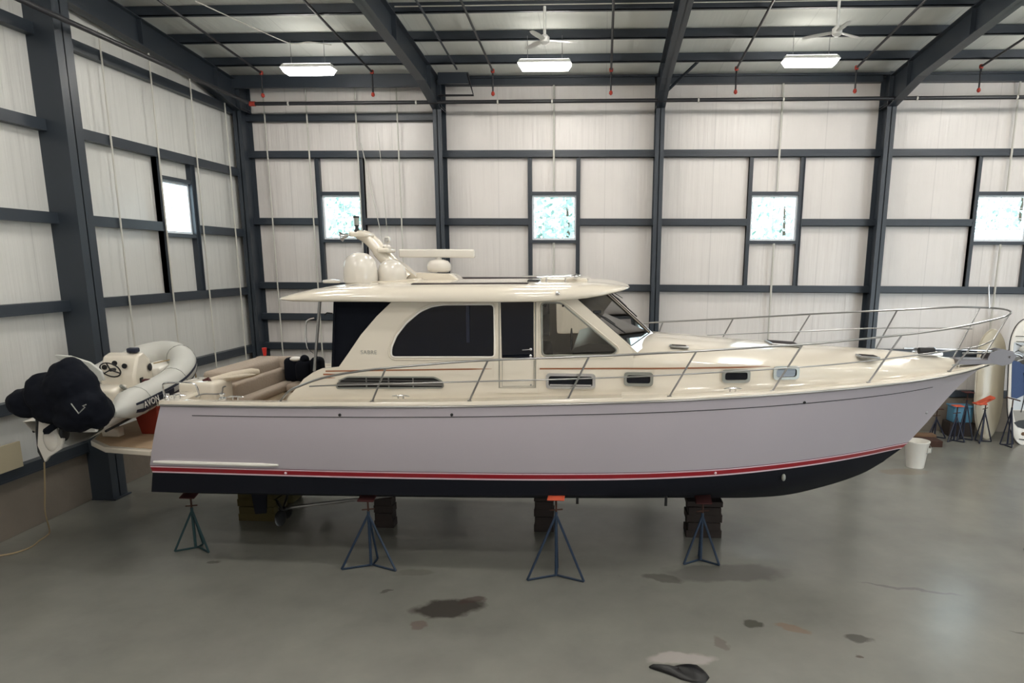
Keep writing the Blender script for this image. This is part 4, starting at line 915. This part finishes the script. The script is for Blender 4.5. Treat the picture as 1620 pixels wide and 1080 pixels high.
# ================================================================== THE TENDER
TX, TY, TZ = -8.32, 10.05, 2.50
tender = thing('inflatable_tender', 'grey inflatable tender with navy rubbing band sitting across the swim platform', 'inflatable boat', (TX, TY, TZ))
def tp(x, y, z): return Vector((TX+x, TY+y, TZ+z))
HB, TR = .70, .235
def tpath(off=0, n=10):
    out = []
    for (x, y) in [(HB, -.05), (HB, .4), (HB, .9), (HB, 1.5), (HB*.98, 1.95), (HB*.86, 2.4), (HB*.62, 2.75), (HB*.32, 2.95), (0, 3.02)]: out.append((x, y, .0+.30*max(0, (y-1.2)/1.8)**1.8))
    out = out+[(-x, y, z) for x, y, z in reversed(out[:-1])]
    return [tp(*p) for p in smooth_path(out, 4)]
tpth = tpath(); n_ = len(tpth)
rad = [TR*min(1, .25+.75*min(i, n_-1-i)/4) for i in range(n_)]
MB().tube(tpth, rad, 18).build('buoyancy_tube', 'tube_grey', tender, smooth=60)
# navy rubbing band on the outside of the tube
c0 = tp(0, 1.2, 0)
def band_pts(a0, a1, r=1.012, i0=3, i1=None):
    rows = []; i1 = i1 or n_-3
    for i in range(i0, i1):
        t = (tpth[i+1]-tpth[i-1]).normalized(); out = Vector((t.y, -t.x, 0)).normalized()
        if out.dot(tpth[i]-Vector((TX, TY+1.0, TZ))) < 0: out = -out
        rows.append([tpth[i]+(out*math.cos(a)+Vector((0, 0, 1))*math.sin(a))*rad[i]*r for a in [a0+(a1-a0)*k/3 for k in range(4)]])
    return rows
for a0, a1, mt in ((-.55, -.25, 'navy'), (.12, .30, 'navy')): MB().grid(band_pts(a0, a1, 1.02)).build('rubbing_band', mt, tender)
MB().grid(band_pts(-.24, .11, 1.03, 4, 12)).build('side_panel', 'navy', tender, label='navy panel with white lettering')
text('AVON', .15, 'white_plastic', Matrix.Translation(tp(HB+TR*1.05, .62, -.01)) @ Matrix.Rotation(PI/2, 4, 'Z') @ Matrix.Rotation(PI/2-.1, 4, 'X'), tender, 'lettering', label='white block letters on navy panel')
for i in (6, 15, 26, n_-16, n_-7):
    ring = []; t = (tpth[i+1]-tpth[i-1]).normalized(); a_ = t.cross(Vector((0, 0, 1))).normalized(); b_ = a_.cross(t)
    MB().tube([tpth[i]+(a_*math.cos(k*PI/8)+b_*math.sin(k*PI/8))*rad[i]*1.01 for k in range(16)], .007, 4, closed=True).build('tube_seam', 'port_frame', tender)
# rigid hull
rr = []
for k in range(12):
    y = -.1+2.95*k/11; w = HB*.92*(1-max(0, (y-1.5)/1.45)**2.2) if y > 1.5 else HB*.92; w = max(w, .02); up = .30*max(0, (y-1.2)/1.6)**1.8; kz = -.52+.42*max(0, (y-1.4)/1.45)**2
    rr.append([tp(-w, y, -.12+up), tp(-w*.85, y, -.25+up), tp(-w*.45, y, kz*.8), tp(0, y, kz), tp(w*.45, y, kz*.8), tp(w*.85, y, -.25+up), tp(w, y, -.12+up), tp(0, y, -.10+up), tp(-w, y, -.12+up)])
MB().grid(rr).build('rigid_hull', 'white_plastic', tender, smooth=35)
m = MB()
for s in (-1, 1): m.tube([tp(s*.55, -.05, -.30), tp(s*.55, 1.4, -.30), tp(s*.42, 2.1, -.22)], .022, 6)
m.build('hull_strake', 'rubber', tender)
MB().box(tp(-.45, -.12, -.30), tp(.45, -.05, .15)).build('transom_board', 'white_plastic', tender, bevel=.02)
m = MB(); m.rbox(tp(-.42, .5, -.12), tp(.42, .95, .22), .07); m.build('thwart_seat', 'gelcoat', tender)
m = MB(); m.prism([tp(*q) for q in ((-.34, .42, .82), (-.1, .42, .80), (.18, .42, .70), (.34, .42, .55), (.36, .42, .40), (.0, .42, .38), (-.12, .42, .55))], (0, .05, 0)); m.build('seat_back', 'tube_grey', tender, bevel=.01)
m = MB(); m.prism([tp(-.28, 1.3, -.1), tp(-.28, 1.95, -.1), tp(-.28, 1.9, .42), tp(-.28, 1.72, .60), tp(-.28, 1.5, .56), tp(-.28, 1.32, .25)], (.60, 0, 0)); con = m.build('steering_console', 'gelcoat', tender, bevel=.04)
Rw = Matrix.Rotation(.5, 3, 'X'); wc = tp(-.02, 1.24, .38)
m = MB(); m.tube([wc+Rw @ Vector((.16*math.cos(a), 0, .16*math.sin(a))) for a in [k*PI/10 for k in range(20)]], .012, 6, closed=True)
for a in (PI/2, PI/2+2.1, PI/2-2.1): m.tube([wc, wc+Rw @ Vector((.16*math.cos(a), 0, .16*math.sin(a)))], .012, 5)
m.tube([wc, wc+Vector((0, .12, -.02))], .03, 8); m.build('steering_wheel', 'rubber', con)
m = MB()
for x, z in ((-.18, .43), (.16, .45), (.0, .5)): m.lathe([(.045, 0), (.045, .015)], tp(x, 1.36, z-.03), 14, ax=(0, -1, .3))
m.build('gauge', 'black_plastic', con); MB().rbox(tp(.08, 1.6, .60), tp(.26, 1.72, .68), .02).build('throttle', 'navy', con)
MB().rbox(tp(.325, 1.45, .02), tp(.335, 1.55, .18), .004).build('console_latch', 'black_plastic', con)
MB().lathe([(.06, 0), (.07, .01), (.05, .02)], tp(.33, 1.8, .3), 14, ax=(1, 0, 0)).build('console_port', 'rubber', con)
m = MB(); m.tube([tp(.40, .8, -.02), tp(.46, .8, .14), tp(.44, .7, .24)], .03, 6); m.tube([tp(.40, .8, -.02), tp(.62, .86, -.0)], .02, 6); m.build('seat_strap', 'port_frame', tender)
m = MB(); m.rbox(tp(-.35, 2.1, .0), tp(.35, 2.5, .22), .05); m.build('bow_locker', 'white_plastic', tender)
MB().tube(smooth_path([tp(.1, 2.35, .24), tp(.35, 2.5, .28), tp(.62, 2.55, .32), tp(.78, 2.45, .2), tp(.80, 2.45, -.1)], 4), .012, 5).build('grab_line', 'rope', tender)
MB().rbox(tp(.55, 1.1, .17), tp(.66, 1.2, .24), .02).build('valve', 'red_pad', tender)
for y in (.4, 1.3): MB().tube([tp(.62, y, .21), tp(.72, y+.12, .20)], .018, 5).build('tube_handle', 'rubber', tender)
tender.rotation_euler = (math.radians(4.5), 0, math.radians(5.5))
# covered outboard motor
ob = thing('outboard_motor', 'outboard motor under a baggy black cover tilted up behind the tender', 'outboard motor', (-8.0, 9.55, 2.6))
m = MB()
for c, r_ in (((-8.56, 9.6, 2.74), (.27, .26, .22)), ((-8.28, 9.6, 2.90), (.26, .26, .30)), ((-8.10, 9.6, 2.85), (.40, .30, .36)), ((-7.86, 9.62, 3.16), (.27, .26, .27)), ((-7.80, 9.55, 2.95), (.38, .30, .40)),
              ((-7.68, 9.55, 2.71), (.38, .33, .34)), ((-7.50, 9.6, 2.64), (.20, .26, .28)), ((-7.74, 9.5, 2.54), (.28, .28, .2)), ((-8.10, 9.58, 2.62), (.35, .26, .2))): m.ell(c, r_, seg=20, rings=14)
cov = m.build('cover', 'canvas', ob, smooth=0)
rm = cov.modifiers.new('remesh', 'REMESH'); rm.mode = 'VOXEL'; rm.voxel_size = .03; rm.use_smooth_shade = True
sm = cov.modifiers.new('smooth', 'SMOOTH'); sm.iterations = 4; sm.factor = .6
tx = bpy.data.textures.new('folds', 'CLOUDS'); tx.noise_scale = .22; tx.noise_depth = 2
dp = cov.modifiers.new('folds', 'DISPLACE'); dp.texture = tx; dp.strength = .09; dp.mid_level = .5
MB().tube(smooth_path([(-8.02, 9.45, 2.46), (-8.1, 9.42, 2.40), (-8.2, 9.42, 2.33), (-8.1, 9.44, 2.38)], 3), [.05]*6+[.03]*4, 6).build('cover_strap', 'canvas', ob)
MB().tube([(-7.50, 9.13, 2.84), (-7.47, 9.125, 2.80), (-7.40, 9.12, 2.70), (-7.33, 9.12, 2.76), (-7.30, 9.125, 2.79), (-7.33, 9.125, 2.81), (-7.28, 9.13, 2.83)], .008, 5).build('cover_emblem', 'port_frame', ob, label='small white tick shaped emblem')
m = MB(); m.prism([(-8.36, 9.52, 2.50), (-8.12, 9.52, 2.46), (-8.10, 9.52, 2.30), (-8.02, 9.52, 2.20), (-8.08, 9.52, 2.05), (-8.28, 9.52, 1.93), (-8.36, 9.52, 1.84), (-8.44, 9.52, 2.1)], (0, .05, 0)); m.ell((-8.22, 9.545, 2.2), (.12, .075, .2)); m.build('lower_unit', 'dome_plastic', ob, bevel=.01)
MB().tube([(-8.40, 9.58, 2.56), (-8.43, 9.56, 2.3), (-8.44, 9.55, 2.0), (-8.38, 9.55, 1.84)], [.035, .03, .025, .02], 8).build('tilt_strut', 'rubber', ob)
m = MB(); m.ell((-8.05, 9.6, 2.30), (.03, .10, .14)); m.build('propeller', 'rubber', ob)
m = MB(); m.rbox((-8.15, 9.72, 2.36), (-7.8, 9.86, 2.6), .04); m.build('mounting_bracket', 'rubber', ob)
# red bin between platform and tender
t = thing('bin', 'brick red tapered plastic bin on the swim platform beside the stern', 'bin', (-7.78, 11.3, 1.8))
m = MB(); m.add([(-7.92, 11.1, 1.89), (-7.62, 11.1, 1.89), (-7.62, 11.4, 1.89), (-7.92, 11.4, 1.89), (-7.99, 11.02, 2.38), (-7.55, 11.02, 2.38), (-7.55, 11.46, 2.38), (-7.99, 11.46, 2.38)],
    [(0, 3, 2, 1), (4, 5, 6, 7), (0, 1, 5, 4), (1, 2, 6, 5), (2, 3, 7, 6), (3, 0, 4, 7)]); m.build('body', 'red_plastic', t, bevel=.012)
MB().rbox((-8.01, 11.0, 2.36), (-7.53, 11.48, 2.41), .012).build('rim', 'red_plastic', t)
m = MB(); m.rbox((-8.45, 10.85, 1.89), (-8.15, 11.0, 2.04), .02); tag(m.build('tender_chock', 'gelcoat'), 'white support block under the near end of the tender', 'chock')
m = MB(); m.rbox((-8.6, 12.2, 1.89), (-8.2, 12.35, 2.1), .02); tag(m.build('tender_chock', 'gelcoat'), 'white support block under the far end of the tender', 'chock')
# rope from the outboard to the floor
m = MB(); m.tube(smooth_path([(-8.43, 9.6, 1.86), (-8.75, 9.9, 1.3), (-9.25, 10.4, .7), (-9.75, 11.0, .12), (-9.82, 11.0, .02), (-9.78, 10.8, .015), (-9.7, 10.5, .015), (-9.8, 10.25, .015), (-10.0, 10.12, .015)], 6), .012, 6)
tag(m.build('mooring_rope', 'rope'), 'tan rope hanging from the outboard and trailing over the floor', 'rope')
m = MB(); m.box((XL+.18, 10.6, 1.22), (XL+.22, 11.25, 1.68)); tag(m.build('notice_board', 'cardboard'), 'cream board leaning on the sill of the left wall', 'board')
MB().rbox((XL+.215, 10.95, 1.52), (XL+.225, 11.05, 1.56), .004)
# things lying in the cockpit
m = MB(); m.tube([(-6.55, 11.0, 2.86), (-6.3, 11.25, 2.90), (-6.1, 11.5, 2.92), (-6.02, 11.6, 2.92)], [.05, .08, .08, .05], 12); m.ell((-6.25, 11.3, 2.89), (.32, .1, .05), R=Matrix.Rotation(.8, 3, 'Z'))
tag(m.build('rolled_towel', 'cushion_light'), 'pale folded towel on the beige cockpit settee', 'towel')
m = MB(); m.tube([(-6.62, 10.9, 2.86), (-6.55, 10.95, 2.90), (-6.5, 10.9, 2.86)], .03, 8); tag(m.build('hose_end', 'red_pad'), 'small coiled reddish hose end beside the towel', 'hose')
m = MB(); m.lathe([(.03, 0), (.045, .14)], (-6.85, 13.5, 2.94), 14); m.lathe([(.046, .14), (.046, .16)], (-6.85, 13.5, 2.94), 14); tag(m.build('cup', 'red_cup'), 'bright red cup standing on the settee back', 'cup')
t = thing('duffel_bag', 'black duffel bag with a white top against the dark seat back', 'bag', (-5.9, 13.1, 2.46))
m = MB(); m.rbox((-6.05, 13.0, 2.47), (-5.72, 13.3, 2.92), .12); m.rbox((-5.74, 13.0, 2.47), (-5.5, 13.3, 2.98), .10); m.ell((-5.86, 13.12, 2.93), (.09, .08, .09)); m.build('body', 'canvas', t, smooth=60)
MB().ell((-6.05, 13.15, 2.93), (.12, .08, .05)).build('cloth', 'white_plastic', t)

# ================================================================== RIGHT-HAND CLUTTER
# paddle boards leaning upright on the back wall
def sup(x, y, label, w, H, mats, lean, pads=True):
    t = thing('paddle_board', label, 'paddle board', (x, y, 0), None)
    def hw(z): 
        q = z/H
        return w*min(1, (max(0, 1-abs(1-q/.42)**2.2) if q < .42 else 1))**.5*(1 if q < .72 else max(.0, 1-((q-.72)/.28)**2.6)**.6)
    N = 36; zz = [H*(.5-.5*math.cos(PI*k/N)) for k in range(N+1)]
    rr = []
    for z in zz:
        h = max(hw(z), .004); yy = y+lean*z/H; rr.append([(x-h, yy+.05, z), (x-h*.985, yy+.015, z), (x-h*.93, yy, z), (x, yy-.004, z), (x+h*.93, yy, z), (x+h*.985, yy+.015, z), (x+h, yy+.05, z), (x+h*.97, yy+.10, z), (x, yy+.11, z), (x-h*.97, yy+.10, z), (x-h, yy+.05, z)])
    bd = MB().grid(rr).build('board', mats[0], t, smooth=60)
    edge = [(x-max(hw(z), .004)-.003, y+lean*z/H+.055, z) for z in zz]+[(x+max(hw(z), .004)+.003, y+lean*z/H+.055, z) for z in reversed(zz)]
    MB().tube(edge, .016, 6, closed=True).build('rail_band', 'rubber' if pads else 'board_beige', t)
    if pads:
        def face(z): return y+lean*z/H-.008
        def slab(poly, mt, nm, d=.012): 
            m = MB(); m.prism([(x+a, face(z)-d, z) for a, z in poly], (0, d+.004, 0)); return m.build(nm, mt, t, smooth=0)
        slab([(-w*.84, 1.28), (-w*.5, 1.25), (0, 1.36), (w*.5, 1.25), (w*.84, 1.28), (w*.88, 2.32), (-w*.88, 2.32)], 'board_blue', 'deck_pad')
        slab([(-w*.7, .95), (w*.7, .95), (w*.8, 1.27), (w*.5, 1.24), (0, 1.35), (-w*.5, 1.24), (-w*.8, 1.27)], 'board_pale', 'nose_panel', .006)
        slab([(-w*.5, .62), (w*.5, .62), (w*.68, .93), (-w*.68, .93)], 'board_grey', 'nose_pad', .006)
        slab([(-w*.60, .60), (-w*.3, .66), (0, .68), (w*.3, .66), (w*.60, .60), (w*.35, .48), (0, .44), (-w*.35, .48)], 'black_plastic', 'nose_crescent', .01)
        MB().lathe([(.05, 0), (.05, .012)], (x, face(.3)+.0, .30), 20, ax=(0, -1, 0)).build('emblem', 'wood', t)
        MB().tube([(x-.1, face(.15)-.01, .16), (x, face(.15)-.02, .145), (x+.1, face(.15)-.01, .16)], .014, 6).build('nose_handle', 'rubber', t)
        m = MB(); m.tube([(x-.03, face(1.9)-.02, 1.95), (x, face(1.8)-.04, 1.82), (x+.03, face(1.7)-.02, 1.72), (x-.03, face(1.7)-.03, 1.70)], .04, 8); m.tube([(x, face(1.6)-.02, 1.65), (x-.02, face(1.2)-.02, 1.25), (x-.08, face(1)-.02, .88)], .014, 6); m.build('leash', 'rubber', t)
        slab([(-w*.84, 2.34), (w*.84, 2.34), (w*.8, 2.75), (-w*.8, 2.75)], 'board_pale', 'tail_panel', .006)
        m = MB(); 
        for a, b in (((-.3, 2.5), (.25, 2.72)), ((-.3, 2.72), (.25, 2.5)), ((-.34, 2.92), (.34, 2.92)), ((-.3, 2.78), (.3, 2.76))): m.tube([(x+a[0], face(2.6)-.02, a[1]), (x+b[0], face(2.6)-.02, b[1])], .010, 5)
        m.build('bungee_cord', 'rubber', t)
        m = MB(); m.ell((x-.05, face(2.55)-.08, 2.58), (.2, .08, .11)); m.ell((x+.12, face(2.55)-.1, 2.66), (.12, .07, .12)); m.build('strapped_bundle', 'tube_grey', t)
        m = MB(); m.ell((x+.0, face(2.55)-.13, 2.64), (.14, .05, .06)); m.build('strapped_cloth', 'navy', t)
    return t
sup(11.47, 18.72, 'tall white and blue paddle board standing on its nose by the right edge', .42, 3.38, ['white_plastic'], .5)
sup(10.84, 19.30, 'plain beige paddle board standing behind the blue and white one', .38, 3.05, ['board_beige'], .30, pads=False)
# spare stands
def stand(x, y, z, label, pm, ang=.0, r=.24, mt='navy', padang=0):
    t = jack(x, y, z, label, mt, padang, r=r, padm=pm, rot=ang, name='boat_stand', grp='spare boat stands by the wall', cat='boat stand'); return t
stand(9.76, 18.95, 1.02, 'shortest spare stand with a pale orange pad nearest the hull', 'orange_pad')
stand(10.12, 19.2, 1.36, 'tallest spare stand with a dark red pad', 'red_pad', r=.22)
stand(9.42, 19.35, .85, 'spare stand mostly hidden behind the hull near the bucket', 'rust', r=.26)
stand(10.5, 18.95, 1.16, 'spare stand with a bright orange tilted pad', 'orange_pad', ang=.5, padang=-.6, r=.26)
stand(11.0, 18.6, 1.30, 'spare stand with a brown pad beside the paddle board', 'rust', ang=1.0, r=.24, padang=.2)
m = MB(); R = Matrix.Rotation(-.5, 3, 'Y'); m.rbox((10.28, 18.86, 1.13), (10.72, 19.12, 1.20), .03, R=R); m.rbox((10.2, 18.84, 1.06), (10.5, 19.1, 1.1), .02)
tag(m.build('plastic_seat_shell', 'orange_pad'), 'bright orange curved pad lying across the stand tops', 'pad')
t = thing('storage_crate', 'light blue plastic crate behind the spare stands', 'crate', (10.3, 19.6, .42))
MB().rbox((9.98, 19.55, .40), (10.52, 19.95, .84), .03).build('body', 'blue_crate', t); MB().rbox((9.95, 19.52, .84), (10.55, 19.98, .88), .012).build('lid', 'blue_crate', t)
m = MB(); m.rbox((9.9, 19.52, 0), (10.6, 20.0, .40), .02); tag(m.build('wooden_box', 'dark_wood'), 'low dark brown box holding the light blue crate', 'box')
for (a, b, h, l_) in (((8.25, 18.3), (9.15, 18.75), .17, 'dark brown timber on the floor behind the white bucket'), ((8.2, 18.78), (9.2, 19.05), .22, 'long orange brown timber lying beside the spare stands')):
    m = MB(); m.box((a[0], a[1], 0), (b[0], b[1], h)); tag(m.build('timber', 'rust' if h < .2 else 'wood', bevel=.01), l_, 'timber')
t = thing('bucket', 'white plastic bucket standing on the floor under the bow', 'bucket', (7.62, 16.45, 0))
MB().lathe([(.20, 0), (.27, .60), (.285, .62), (.285, .65), (.262, .65), (.262, .60), (.18, .05)], (7.62, 16.45, 0), 32).build('body', 'white_plastic', t)
MB().tube([(7.9, 16.45, .58), (7.92, 16.3, .48), (7.85, 16.2, .42), (7.72, 16.17, .40)], .006, 5).build('handle', 'brushed', t)
MB().box((7.78, 16.225, .40), (7.86, 16.24, .52)).build('label', 'tape', t)
# black cover lying on the floor in front
t = thing('black_bag', 'crumpled black plastic bag lying on the floor at the bottom edge', 'bag', (1.0, 7.4, 0))
m = MB(); pts = [(.62, 7.62), (.70, 7.60), (.80, 7.60), (.90, 7.62), (1.02, 7.655), (1.14, 7.655), (1.24, 7.63), (1.31, 7.52), (1.33, 7.44), (1.27, 7.34), (1.1, 7.33), (.98, 7.38), (.90, 7.44), (.80, 7.50), (.70, 7.55), (.63, 7.59)]
cx_ = sum(p[0] for p in pts)/len(pts); cy2 = sum(p[1] for p in pts)/len(pts); rows = []
for q, h in ((1, .004), (.97, .02), (.85, .045), (.6, .06), (.3, .07), (.02, .065)): 
    rows.append([(cx_+(x-cx_)*q, cy2+(y-cy2)*q, h+.012*math.sin(9*x+7*y)*(q < .9)) for x, y in pts+[pts[0]]])
m.grid(rows); m.build('sheet', 'black_plastic', t, smooth=60)
t = thing('floor_stand', 'dark metal stand base cut off by the right edge of the picture', 'stand', (7.4, 11.2, 0))
m = MB(); m.tube([(7.32, 11.25, 0), (7.3, 11.3, .55)], .03, 8); m.rbox((7.3, 11.1, 0), (7.9, 11.5, .04), .01); m.rbox((7.29, 11.2, .05), (7.9, 11.35, .5), .03); m.build('base', 'navy', t)
